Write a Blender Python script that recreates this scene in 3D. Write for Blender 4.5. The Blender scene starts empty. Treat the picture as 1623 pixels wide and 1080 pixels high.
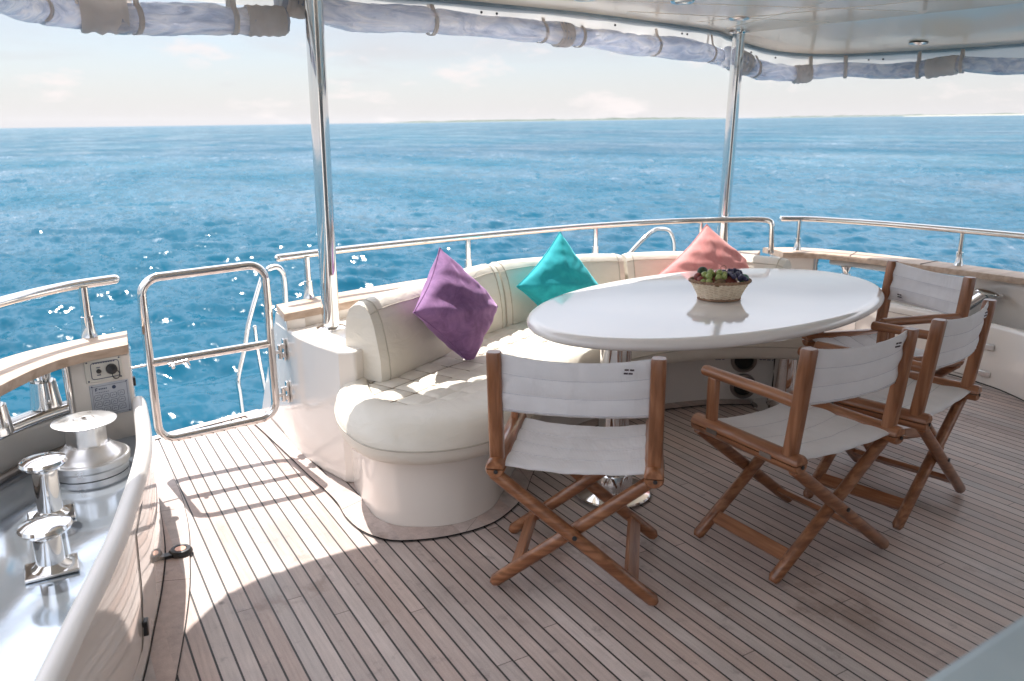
import bpy, bmesh, math, random
import numpy as np
from mathutils import Vector, Matrix, noise
random.seed(7)
PI = math.pi
S = bpy.context.scene
COL = S.collection

# ------------------------------------------------------------------ camera
# frame of the boat: x across (starboard to the right), y aft, z up, deck at z = 0, metres
cam = bpy.data.cameras.new("Camera"); cam_ob = bpy.data.objects.new("Camera", cam); COL.objects.link(cam_ob)
S.camera = cam_ob
cam.lens = 36.0 * 1280 / 1623; cam.sensor_width = 36; cam.clip_start = 0.05; cam.clip_end = 40000
fw = Vector((0.48963889, 0.83456927, -0.25248344)); rt = Vector((0.86183287, -0.50716707, -0.00506632)); upv = Vector((0.13227949, 0.21511786, 0.96758795))
cam_ob.matrix_world = Matrix(((rt.x, upv.x, -fw.x, 0), (rt.y, upv.y, -fw.y, 0), (rt.z, upv.z, -fw.z, 1.5), (0, 0, 0, 1)))
cam.dof.use_dof = True; cam.dof.focus_distance = 3.3; cam.dof.aperture_fstop = 3.6

# the boat lies with a slight list: this is true "up" seen from the deck
G = Vector((-0.0121447, -0.0047249, 0.9999151)).normalized()
GX = Vector((1, 0, 0)); GX = (GX - G * GX.dot(G)).normalized(); GY = G.cross(GX)

# ------------------------------------------------------------------ light
SUN_DIR = Vector((-0.07, 0.585, 1.0)).normalized()      # towards the sun
sun = bpy.data.lights.new("Sun", 'SUN'); sun.energy = 2.1; sun.angle = math.radians(0.5); sun.color = (1.0, 0.945, 0.88)
sun_ob = bpy.data.objects.new("Sun", sun); COL.objects.link(sun_ob)
sun_ob.rotation_euler = SUN_DIR.to_track_quat('Z', 'Y').to_euler()
elev = math.asin(SUN_DIR.z); azim = math.atan2(SUN_DIR.x, SUN_DIR.y)
W = bpy.data.worlds.new("World"); S.world = W; W.use_nodes = True
nt = W.node_tree; nt.nodes.clear()
N = nt.nodes.new; L = nt.links.new
out = N('ShaderNodeOutputWorld'); bg = N('ShaderNodeBackground')
sky = N('ShaderNodeTexSky'); sky.sky_type = 'NISHITA'; sky.sun_disc = False
sky.sun_elevation = elev; sky.sun_rotation = azim; sky.dust_density = 0.1; sky.air_density = 1.0; sky.ozone_density = 2.0
tc = N('ShaderNodeTexCoord'); sep = N('ShaderNodeSeparateXYZ'); L(tc.outputs['Generated'], sep.inputs[0])
# thin cloud and haze veil by sky direction, plus added fill light high up
def mth(op, a, b=None, tree=nt):
    n = tree.nodes.new('ShaderNodeMath'); n.operation = op
    for i, v in enumerate((a, b)):
        if v is None: continue
        if isinstance(v, (int, float)): n.inputs[i].default_value = v
        else: tree.links.new(v, n.inputs[i])
    return n.outputs[0]
zc = mth('MAXIMUM', sep.outputs[2], 0.0)
den = mth('ADD', zc, 0.12)
cx = mth('DIVIDE', sep.outputs[0], den); cy = mth('DIVIDE', sep.outputs[1], den)
comb = N('ShaderNodeCombineXYZ'); L(cx, comb.inputs[0]); L(cy, comb.inputs[1])
nz = N('ShaderNodeTexNoise'); nz.inputs['Scale'].default_value = 0.75; nz.inputs['Detail'].default_value = 7; nz.inputs['Roughness'].default_value = 0.55
nz.inputs['Distortion'].default_value = 0.5
L(comb.outputs[0], nz.inputs['Vector'])
r1 = N('ShaderNodeValToRGB'); r1.color_ramp.elements[0].position = 0.30; r1.color_ramp.elements[0].color = (0.50,) * 3 + (1,)
r1.color_ramp.elements[1].position = 0.70; r1.color_ramp.elements[1].color = (1, 1, 1, 1)
L(nz.outputs[0], r1.inputs[0])
hz = N('ShaderNodeMapRange'); hz.inputs[1].default_value = 0.0; hz.inputs[2].default_value = 0.35; hz.inputs[3].default_value = 1.0; hz.inputs[4].default_value = 0.35
L(zc, hz.inputs[0])
lowv = N('ShaderNodeMapRange'); lowv.inputs[1].default_value = 0.0; lowv.inputs[2].default_value = 0.20; lowv.inputs[3].default_value = 1.0; lowv.inputs[4].default_value = 0.0; L(zc, lowv.inputs[0])
veil = mth('MAXIMUM', mth('MULTIPLY', hz.outputs[0], r1.outputs[0]), lowv.outputs[0])
# small fair-weather puffs low over the horizon
map2 = N('ShaderNodeMapping'); map2.inputs['Scale'].default_value = (5.5, 5.5, 17.0); L(tc.outputs['Generated'], map2.inputs[0])
n2 = N('ShaderNodeTexNoise'); n2.inputs['Scale'].default_value = 1.25; n2.inputs['Detail'].default_value = 6; n2.inputs['Roughness'].default_value = 0.6
L(map2.outputs[0], n2.inputs['Vector'])
r2 = N('ShaderNodeMapRange'); r2.inputs[1].default_value = 0.56; r2.inputs[2].default_value = 0.64; L(n2.outputs[0], r2.inputs[0])
lowm = N('ShaderNodeMapRange'); lowm.inputs[1].default_value = 0.15; lowm.inputs[2].default_value = 0.08; L(sep.outputs[2], lowm.inputs[0])
puff = mth('MULTIPLY', mth('MULTIPLY', r2.outputs[0], lowm.outputs[0]), 0.75)
skys = N('ShaderNodeVectorMath'); skys.operation = 'SCALE'; skys.inputs['Scale'].default_value = 0.040; L(sky.outputs[0], skys.inputs[0])
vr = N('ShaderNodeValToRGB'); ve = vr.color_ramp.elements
ve[0].position = 0.17; ve[0].color = (0.200, 0.192, 0.198, 1); ve[1].position = 0.36; ve[1].color = (1.70, 1.65, 1.63, 1)  # upper sky, above the view, brightened as added fill for the shaded deck
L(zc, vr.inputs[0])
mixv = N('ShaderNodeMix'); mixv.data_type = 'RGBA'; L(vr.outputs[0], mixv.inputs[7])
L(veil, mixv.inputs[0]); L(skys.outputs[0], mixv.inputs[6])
mixp = N('ShaderNodeMix'); mixp.data_type = 'RGBA'; mixp.inputs[7].default_value = (0.275, 0.25, 0.245, 1)
L(puff, mixp.inputs[0]); L(mixv.outputs[2], mixp.inputs[6])
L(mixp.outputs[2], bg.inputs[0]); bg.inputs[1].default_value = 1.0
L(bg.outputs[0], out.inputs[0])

S.view_settings.view_transform = 'Standard'; S.view_settings.look = 'None'; S.view_settings.gamma = 1; S.view_settings.use_curve_mapping = False
S.view_settings.exposure = 1.88
S.cycles.use_denoising = True
S.cycles.max_bounces = 10; S.cycles.glossy_bounces = 5; S.cycles.diffuse_bounces = 5; S.cycles.caustics_reflective = False; S.cycles.caustics_refractive = False
S.cycles.sample_clamp_indirect = 8

# ------------------------------------------------------------------ materials
def newmat(name):
    m = bpy.data.materials.new(name); m.use_nodes = True
    return m, m.node_tree, m.node_tree.nodes['Principled BSDF']
def pset(p, col=None, rough=None, metal=None, spec=None, coat=None, coatr=None, sheen=None):
    if col is not None: p.inputs['Base Color'].default_value = tuple(col) + (1,)
    if rough is not None: p.inputs['Roughness'].default_value = rough
    if metal is not None: p.inputs['Metallic'].default_value = metal
    if spec is not None: p.inputs['Specular IOR Level'].default_value = spec
    if coat is not None: p.inputs['Coat Weight'].default_value = coat
    if coatr is not None: p.inputs['Coat Roughness'].default_value = coatr
    if sheen is not None: p.inputs['Sheen Weight'].default_value = sheen
def mat_noise(name, c1, c2, scale=8, rough=0.5, rough2=None, bump=0.0, bscale=40, bdist=0.01, coord='Object', stretch=(1, 1, 1), detail=5, metal=0, spec=None, coat=None, coatr=None, sheen=None, lo=0.35, hi=0.65):
    m, t, p = newmat(name); pset(p, c1, rough, metal, spec, coat, coatr, sheen)
    tcn = t.nodes.new('ShaderNodeTexCoord'); mp = t.nodes.new('ShaderNodeMapping'); mp.inputs['Scale'].default_value = stretch
    t.links.new(tcn.outputs[coord], mp.inputs[0])
    nn = t.nodes.new('ShaderNodeTexNoise'); nn.inputs['Scale'].default_value = scale; nn.inputs['Detail'].default_value = detail; t.links.new(mp.outputs[0], nn.inputs['Vector'])
    cr = t.nodes.new('ShaderNodeValToRGB'); cr.color_ramp.elements[0].position = lo; cr.color_ramp.elements[1].position = hi
    cr.color_ramp.elements[0].color = tuple(c1) + (1,); cr.color_ramp.elements[1].color = tuple(c2) + (1,)
    t.links.new(nn.outputs[0], cr.inputs[0]); t.links.new(cr.outputs[0], p.inputs['Base Color'])
    if rough2 is not None:
        mr = t.nodes.new('ShaderNodeMapRange'); mr.inputs[3].default_value = rough; mr.inputs[4].default_value = rough2; mr.inputs[1].default_value = 0.3; mr.inputs[2].default_value = 0.7
        t.links.new(nn.outputs[0], mr.inputs[0]); t.links.new(mr.outputs[0], p.inputs['Roughness'])
    if bump:
        n3 = t.nodes.new('ShaderNodeTexNoise'); n3.inputs['Scale'].default_value = bscale; n3.inputs['Detail'].default_value = 4; t.links.new(mp.outputs[0], n3.inputs['Vector'])
        b = t.nodes.new('ShaderNodeBump'); b.inputs['Strength'].default_value = bump; b.inputs['Distance'].default_value = bdist
        t.links.new(n3.outputs[0], b.inputs['Height']); t.links.new(b.outputs[0], p.inputs['Normal'])
    return m
M = {}
M['gelcoat'] = mat_noise('gelcoat', (0.76, 0.71, 0.66), (0.79, 0.745, 0.695), 1.5, 0.16, 0.22, coat=0.45, coatr=0.05)
M['gelcoat_wall'] = mat_noise('mirror_gelcoat', (0.76, 0.71, 0.65), (0.79, 0.74, 0.68), 1.5, 0.07, 0.10, coat=1.0, coatr=0.02, bump=0.05, bscale=3, bdist=0.02)
M['ceiling'] = mat_noise('ceiling_gelcoat', (0.92, 0.80, 0.67), (0.93, 0.815, 0.69), 1.5, 0.14, 0.20, coat=0.3, coatr=0.05)
M['tabletop'] = mat_noise('table_gelcoat', (0.82, 0.79, 0.77), (0.84, 0.81, 0.79), 2, 0.07, 0.13, coat=0.4, coatr=0.05)
M['leather'] = mat_noise('cream_leather', (0.72, 0.675, 0.59), (0.77, 0.73, 0.655), 4, 0.42, 0.5, bump=0.25, bscale=260, bdist=0.002)
M['piping'] = mat_noise('piping', (0.45, 0.41, 0.35), (0.52, 0.48, 0.41), 20, 0.5)
M['chrome'] = mat_noise('polished_steel', (0.80, 0.78, 0.76), (0.74, 0.73, 0.72), 6, 0.045, 0.10, metal=1, bump=0.03, bscale=9, bdist=0.01)
M['satin'] = mat_noise('satin_steel', (0.86, 0.84, 0.83), (0.76, 0.76, 0.76), 14, 0.26, 0.40, metal=1, bump=0.06, bscale=60, bdist=0.003)
M['canvas'] = mat_noise('white_canvas', (0.87, 0.86, 0.875), (0.92, 0.91, 0.925), 6, 0.85, bump=0.5, bscale=14, bdist=0.006, sheen=0.2)
M['thread'] = mat_noise('stitch', (0.60, 0.60, 0.64), (0.66, 0.66, 0.70), 30, 0.9)
M['cream_canvas'] = mat_noise('cream_canvas', (0.80, 0.755, 0.72), (0.88, 0.84, 0.81), 9, 0.85, bump=0.6, bscale=22, bdist=0.008)
M['black'] = mat_noise('black_rubber', (0.018, 0.018, 0.02), (0.03, 0.03, 0.033), 20, 0.4)
M['screen'] = mat_noise('speaker_grille', (0.012, 0.013, 0.010), (0.022, 0.023, 0.018), 300, 0.7)
M['ringgrey'] = mat_noise('bronze_ring', (0.22, 0.19, 0.17), (0.28, 0.245, 0.22), 20, 0.35, metal=0.6)
M['caulk'] = mat_noise('caulk', (0.022, 0.02, 0.02), (0.035, 0.032, 0.03), 30, 0.7)
M['panel_blue'] = mat_noise('panel_silver', (0.46, 0.49, 0.55), (0.52, 0.55, 0.60), 20, 0.3)
M['panel_cream'] = mat_noise('panel_cream', (0.66, 0.64, 0.58), (0.70, 0.68, 0.62), 20, 0.3)
M['ink'] = mat_noise('ink', (0.03, 0.05, 0.11), (0.04, 0.06, 0.13), 20, 0.5)
M['brown_ink'] = mat_noise('brown_ink', (0.06, 0.04, 0.05), (0.08, 0.05, 0.06), 20, 0.7)
M['brass'] = mat_noise('copper_disc', (0.75, 0.42, 0.30), (0.7, 0.38, 0.27), 20, 0.35, metal=0.5)
M['white_plastic'] = mat_noise('white_plastic', (0.80, 0.77, 0.74), (0.84, 0.81, 0.78), 3, 0.28, 0.36)
M['shade_glass'] = mat_noise('lamp_glass', (0.30, 0.32, 0.34), (0.36, 0.38, 0.40), 20, 0.15)
M['hull'] = mat_noise('hull_white', (0.72, 0.71, 0.70), (0.76, 0.75, 0.74), 2, 0.12, coat=0.5, coatr=0.05)

def wood(name, c1, c2, c3, axis=1, scale=14, rough=0.34, coat=0.0, bump=0.15):
    m, t, p = newmat(name); pset(p, c1, rough, coat=coat, coatr=0.12)
    tcn = t.nodes.new('ShaderNodeTexCoord'); mp = t.nodes.new('ShaderNodeMapping')
    st = [6.0, 6.0, 6.0]; st[axis] = 0.45; mp.inputs['Scale'].default_value = st
    t.links.new(tcn.outputs['Object'], mp.inputs[0])
    nn = t.nodes.new('ShaderNodeTexNoise'); nn.inputs['Scale'].default_value = scale; nn.inputs['Detail'].default_value = 6; nn.inputs['Distortion'].default_value = 0.4
    t.links.new(mp.outputs[0], nn.inputs['Vector'])
    cr = t.nodes.new('ShaderNodeValToRGB'); e = cr.color_ramp.elements
    e[0].position = 0.34; e[0].color = tuple(c1) + (1,); e[1].position = 0.66; e[1].color = tuple(c3) + (1,)
    x = e.new(0.5); x.color = tuple(c2) + (1,)
    t.links.new(nn.outputs[0], cr.inputs[0]); t.links.new(cr.outputs[0], p.inputs['Base Color'])
    b = t.nodes.new('ShaderNodeBump'); b.inputs['Strength'].default_value = bump; b.inputs['Distance'].default_value = 0.003
    t.links.new(nn.outputs[0], b.inputs['Height']); t.links.new(b.outputs[0], p.inputs['Normal'])
    return m
M['chairwood'] = wood('varnished_teak', (0.215, 0.080, 0.032), (0.29, 0.118, 0.052), (0.38, 0.170, 0.082), 1, 9, 0.30, coat=0.25)
M['chairwood_x'] = wood('varnished_teak_legs', (0.175, 0.064, 0.026), (0.25, 0.10, 0.043), (0.34, 0.15, 0.070), 0, 9, 0.30, coat=0.25)
M['chairwood_z'] = wood('varnished_teak_posts', (0.20, 0.076, 0.030), (0.275, 0.112, 0.05), (0.36, 0.16, 0.078), 2, 9, 0.30, coat=0.25)
M['capwood'] = wood('bleached_teak_rail', (0.40, 0.285, 0.205), (0.50, 0.37, 0.28), (0.56, 0.43, 0.335), 0, 5, 0.5, bump=0.25)

def deck_material(name, planks=True):
    m, t, p = newmat(name); pset(p, (0.4, 0.3, 0.25), 0.55)
    nd = t.nodes.new; lk = t.links.new
    geo = nd('ShaderNodeNewGeometry'); sp = nd('ShaderNodeSeparateXYZ'); lk(geo.outputs['Position'], sp.inputs[0])
    T = t
    w = 0.0535
    u = mth('DIVIDE', mth('ADD', sp.outputs[0], 10.0411, T), w, T)
    pid = mth('FLOOR', u, None, T); fr = mth('FRACT', u, None, T)
    # per plank tone
    wn = nd('ShaderNodeTexWhiteNoise'); wn.noise_dimensions = '1D'; lk(pid, wn.inputs['W'])
    # butt joints, one every couple of metres, shifted per plank
    v = mth('ADD', mth('DIVIDE', sp.outputs[1], 2.9, T), mth('MULTIPLY', wn.outputs['Value'], 7.0, T), T)
    bid = mth('FLOOR', v, None, T); bf = mth('FRACT', v, None, T)
    wn2 = nd('ShaderNodeTexWhiteNoise'); wn2.noise_dimensions = '2D'
    cb = nd('ShaderNodeCombineXYZ'); lk(pid, cb.inputs[0]); lk(bid, cb.inputs[1]); lk(cb.outputs[0], wn2.inputs['Vector'])
    mp = nd('ShaderNodeMapping'); mp.inputs['Scale'].default_value = (60, 3.0, 60) if planks else (14, 14, 14); lk(geo.outputs['Position'], mp.inputs[0])
    addv = nd('ShaderNodeVectorMath'); addv.operation = 'ADD'; lk(mp.outputs[0], addv.inputs[0])
    cb2 = nd('ShaderNodeCombineXYZ'); lk(mth('MULTIPLY', wn2.outputs['Value'], 50.0, T), cb2.inputs[1]); lk(cb2.outputs[0], addv.inputs[1])
    g = nd('ShaderNodeTexNoise'); g.inputs['Scale'].default_value = 1.6; g.inputs['Detail'].default_value = 7; g.inputs['Roughness'].default_value = 0.65; lk(addv.outputs[0], g.inputs['Vector'])
    cr = nd('ShaderNodeValToRGB'); e = cr.color_ramp.elements
    e[0].position = 0.25; e[0].color = (0.385, 0.30, 0.272, 1); e[1].position = 0.75; e[1].color = (0.555, 0.452, 0.412, 1)
    lk(g.outputs[0], cr.inputs[0])
    # speckle
    sn = nd('ShaderNodeTexNoise'); sn.inputs['Scale'].default_value = 260; sn.inputs['Detail'].default_value = 2; lk(geo.outputs['Position'], sn.inputs['Vector'])
    # stains / weathering in broad patches
    st = nd('ShaderNodeTexNoise'); st.inputs['Scale'].default_value = 2.6; st.inputs['Detail'].default_value = 6; st.inputs['Roughness'].default_value = 0.6; lk(geo.outputs['Position'], st.inputs['Vector'])
    hs = nd('ShaderNodeHueSaturation'); lk(cr.outputs[0], hs.inputs['Color'])
    val = mth('ADD', mth('ADD', mth('MULTIPLY', wn2.outputs['Value'], 0.28, T), mth('MULTIPLY', st.outputs[0], 0.85, T), T),
              mth('ADD', mth('MULTIPLY', sn.outputs[0], 0.45, T), 0.25, T), T)
    lk(val, hs.inputs['Value'])
    satv = mth('ADD', mth('MULTIPLY', wn.outputs['Value'], 0.5, T), 0.62, T); lk(satv, hs.inputs['Saturation'])
    # dark spots
    vo = nd('ShaderNodeTexVoronoi'); vo.inputs['Scale'].default_value = 3.7; lk(geo.outputs['Position'], vo.inputs['Vector'])
    spot = nd('ShaderNodeMapRange'); spot.inputs[1].default_value = 0.012; spot.inputs[2].default_value = 0.05; spot.inputs[3].default_value = 0.45; spot.inputs[4].default_value = 1.0; lk(vo.outputs['Distance'], spot.inputs[0])
    # brown wet-looking stains
    st2 = nd('ShaderNodeTexNoise'); st2.inputs['Scale'].default_value = 1.9; st2.inputs['Detail'].default_value = 8; st2.inputs['Roughness'].default_value = 0.68
    off = nd('ShaderNodeVectorMath'); off.inputs[1].default_value = (3.3, 8.7, 0); lk(geo.outputs['Position'], off.inputs[0]); lk(off.outputs[0], st2.inputs['Vector'])
    sm = nd('ShaderNodeMapRange'); sm.inputs[1].default_value = 0.60; sm.inputs[2].default_value = 0.66; sm.inputs[3].default_value = 0.0; sm.inputs[4].default_value = 0.45; lk(st2.outputs[0], sm.inputs[0])
    mx0 = nd('ShaderNodeMix'); mx0.data_type = 'RGBA'; mx0.inputs[7].default_value = (0.20, 0.135, 0.10, 1); lk(sm.outputs[0], mx0.inputs[0]); lk(hs.outputs[0], mx0.inputs[6])
    s3 = nd('ShaderNodeTexNoise'); s3.inputs['Scale'].default_value = 11.0; s3.inputs['Detail'].default_value = 7; s3.inputs['Roughness'].default_value = 0.7; lk(geo.outputs['Position'], s3.inputs['Vector'])
    s3m = nd('ShaderNodeMapRange'); s3m.inputs[1].default_value = 0.58; s3m.inputs[2].default_value = 0.72; s3m.inputs[3].default_value = 0.0; s3m.inputs[4].default_value = 0.55; lk(s3.outputs[0], s3m.inputs[0])
    mx9 = nd('ShaderNodeMix'); mx9.data_type = 'RGBA'; mx9.inputs[7].default_value = (0.17, 0.14, 0.14, 1); lk(s3m.outputs[0], mx9.inputs[0]); lk(mx0.outputs[2], mx9.inputs[6]); mx0 = mx9
    mulc = nd('ShaderNodeMix'); mulc.data_type = 'RGBA'; mulc.blend_type = 'MULTIPLY'; mulc.inputs[0].default_value = 1
    lk(mx0.outputs[2], mulc.inputs[6]); gc = nd('ShaderNodeCombineColor'); [lk(spot.outputs[0], gc.inputs[i]) for i in range(3)]; lk(gc.outputs[0], mulc.inputs[7])
    last = mulc.outputs[2]
    b = nd('ShaderNodeBump'); b.inputs['Strength'].default_value = 0.35; b.inputs['Distance'].default_value = 0.002
    if planks:
        d = mth('ABSOLUTE', mth('SUBTRACT', fr, 0.5, T), None, T)
        seam = nd('ShaderNodeMapRange'); seam.inputs[1].default_value = 0.438; seam.inputs[2].default_value = 0.446; lk(d, seam.inputs[0])
        bj = nd('ShaderNodeMapRange'); bj.inputs[1].default_value = 0.0012; bj.inputs[2].default_value = 0.0008; lk(bf, bj.inputs[0])
        sm2 = mth('MAXIMUM', seam.outputs[0], mth('MULTIPLY', bj.outputs[0], 0.8, T), T)
        mx = nd('ShaderNodeMix'); mx.data_type = 'RGBA'; mx.inputs[7].default_value = (0.022, 0.019, 0.018, 1); lk(sm2, mx.inputs[0]); lk(last, mx.inputs[6]); last = mx.outputs[2]
        h = mth('SUBTRACT', g.outputs[0], mth('MULTIPLY', seam.outputs[0], 1.2, T), T); lk(h, b.inputs['Height'])
    else:
        lk(g.outputs[0], b.inputs['Height'])
    lk(last, p.inputs['Base Color']); lk(b.outputs[0], p.inputs['Normal'])
    rr = nd('ShaderNodeMapRange'); rr.inputs[1].default_value = 0.3; rr.inputs[2].default_value = 0.7; rr.inputs[3].default_value = 0.42; rr.inputs[4].default_value = 0.62; lk(st.outputs[0], rr.inputs[0]); lk(rr.outputs[0], p.inputs['Roughness'])
    return m
M['deck'] = deck_material('teak_deck'); M['margin'] = deck_material('teak_margin', False)

def velvet(name, dark, light):
    m, t, p = newmat(name); pset(p, dark, 0.85, sheen=0.9)
    p.inputs['Sheen Roughness'].default_value = 0.35; p.inputs['Sheen Tint'].default_value = tuple(min(1, c * 1.5 + .2) for c in light) + (1,)
    tcn = t.nodes.new('ShaderNodeTexCoord'); nn = t.nodes.new('ShaderNodeTexNoise'); nn.inputs['Scale'].default_value = 9; nn.inputs['Detail'].default_value = 7; nn.inputs['Roughness'].default_value = 0.7; nn.inputs['Distortion'].default_value = 1.0
    t.links.new(tcn.outputs['Object'], nn.inputs['Vector'])
    cr = t.nodes.new('ShaderNodeValToRGB'); cr.color_ramp.elements[0].position = 0.35; cr.color_ramp.elements[1].position = 0.7
    cr.color_ramp.elements[0].color = tuple(dark) + (1,); cr.color_ramp.elements[1].color = tuple(light) + (1,)
    t.links.new(nn.outputs[0], cr.inputs[0]); t.links.new(cr.outputs[0], p.inputs['Base Color'])
    n4 = t.nodes.new('ShaderNodeTexNoise'); n4.inputs['Scale'].default_value = 220; t.links.new(tcn.outputs['Object'], n4.inputs['Vector'])
    b = t.nodes.new('ShaderNodeBump'); b.inputs['Strength'].default_value = 0.35; b.inputs['Distance'].default_value = 0.002
    t.links.new(n4.outputs[0], b.inputs['Height']); t.links.new(b.outputs[0], p.inputs['Normal'])
    return m
M['purple'] = velvet('purple_velvet', (0.17, 0.078, 0.20), (0.34, 0.175, 0.375))
M['teal'] = velvet('teal_velvet', (0.005, 0.30, 0.36), (0.015, 0.42, 0.47))
M['pink'] = velvet('pink_velvet', (0.66, 0.24, 0.24), (0.76, 0.36, 0.34))

def vinyl():
    m, t, p = newmat('clear_vinyl_roll'); pset(p, (0.36, 0.42, 0.53), 0.10, spec=0.8, coat=0.7, coatr=0.04)
    p.inputs['Transmission Weight'].default_value = 0.25
    tcn = t.nodes.new('ShaderNodeTexCoord'); mp = t.nodes.new('ShaderNodeMapping'); mp.inputs['Scale'].default_value = (2.2, 5, 7)
    t.links.new(tcn.outputs['Object'], mp.inputs[0])
    nn = t.nodes.new('ShaderNodeTexNoise'); nn.inputs['Scale'].default_value = 2.0; nn.inputs['Detail'].default_value = 5; nn.inputs['Distortion'].default_value = 1.6
    t.links.new(mp.outputs[0], nn.inputs['Vector'])
    cr = t.nodes.new('ShaderNodeValToRGB'); e = cr.color_ramp.elements
    e[0].position = 0.35; e[0].color = (0.52, 0.57, 0.69, 1); e[1].position = 0.64; e[1].color = (0.93, 0.91, 0.92, 1); x = e.new(0.5); x.color = (0.74, 0.76, 0.84, 1)
    t.links.new(nn.outputs[0], cr.inputs[0]); t.links.new(cr.outputs[0], p.inputs['Base Color'])
    b = t.nodes.new('ShaderNodeBump'); b.inputs['Strength'].default_value = 0.9; b.inputs['Distance'].default_value = 0.05
    t.links.new(nn.outputs[0], b.inputs['Height']); t.links.new(b.outputs[0], p.inputs['Normal'])
    return m
M['vinyl'] = vinyl()

def translucent(mat, fac, tint=None):
    t = mat.node_tree; p = t.nodes['Principled BSDF']; o_ = t.nodes['Material Output']
    tr = t.nodes.new('ShaderNodeBsdfTranslucent'); mx = t.nodes.new('ShaderNodeMixShader'); mx.inputs[0].default_value = fac
    if p.inputs['Base Color'].is_linked: t.links.new(p.inputs['Base Color'].links[0].from_socket, tr.inputs[0])
    t.links.new(p.outputs[0], mx.inputs[1]); t.links.new(tr.outputs[0], mx.inputs[2]); t.links.new(mx.outputs[0], o_.inputs[0])
def weave(mat, sc=420, dist=0.0012, strength=0.4):
    t = mat.node_tree; p = t.nodes['Principled BSDF']; tcn = t.nodes.new('ShaderNodeTexCoord')
    w1 = t.nodes.new('ShaderNodeTexWave'); w1.bands_direction = 'X'; w1.inputs['Scale'].default_value = sc / 6.28; t.links.new(tcn.outputs['Object'], w1.inputs[0])
    w2 = t.nodes.new('ShaderNodeTexWave'); w2.bands_direction = 'Z'; w2.inputs['Scale'].default_value = sc / 6.28; t.links.new(tcn.outputs['Object'], w2.inputs[0])
    b = t.nodes.new('ShaderNodeBump'); b.inputs['Strength'].default_value = strength; b.inputs['Distance'].default_value = dist
    t.links.new(mth('ADD', w1.outputs[1], w2.outputs[1], t), b.inputs['Height'])
    if p.inputs['Normal'].is_linked: t.links.new(p.inputs['Normal'].links[0].from_socket, b.inputs['Normal'])
    t.links.new(b.outputs[0], p.inputs['Normal'])
weave(M['canvas'])
def add_bump(mat, sc, dist, strength, stretch=(1, 1, 1)):
    t = mat.node_tree; p = t.nodes['Principled BSDF']; tcn = t.nodes.new('ShaderNodeTexCoord'); mp = t.nodes.new('ShaderNodeMapping'); mp.inputs['Scale'].default_value = stretch
    t.links.new(tcn.outputs['Object'], mp.inputs[0]); nn = t.nodes.new('ShaderNodeTexNoise'); nn.inputs['Scale'].default_value = sc; nn.inputs['Detail'].default_value = 6; nn.inputs['Distortion'].default_value = 1.2; t.links.new(mp.outputs[0], nn.inputs['Vector'])
    b = t.nodes.new('ShaderNodeBump'); b.inputs['Strength'].default_value = strength; b.inputs['Distance'].default_value = dist; t.links.new(nn.outputs[0], b.inputs['Height'])
    if p.inputs['Normal'].is_linked: t.links.new(p.inputs['Normal'].links[0].from_socket, b.inputs['Normal'])
    t.links.new(b.outputs[0], p.inputs['Normal'])
add_bump(M['leather'], 7, 0.02, 0.35, (1, 1, 2.2)); add_bump(M['canvas'], 5, 0.02, 0.4, (1.5, 1, 0.7)); add_bump(M['tabletop'], 1.2, 0.004, 0.15)
translucent(M['canvas'], 0.25); translucent(M['vinyl'], 0.5); translucent(M['cream_canvas'], 0.62)
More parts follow.
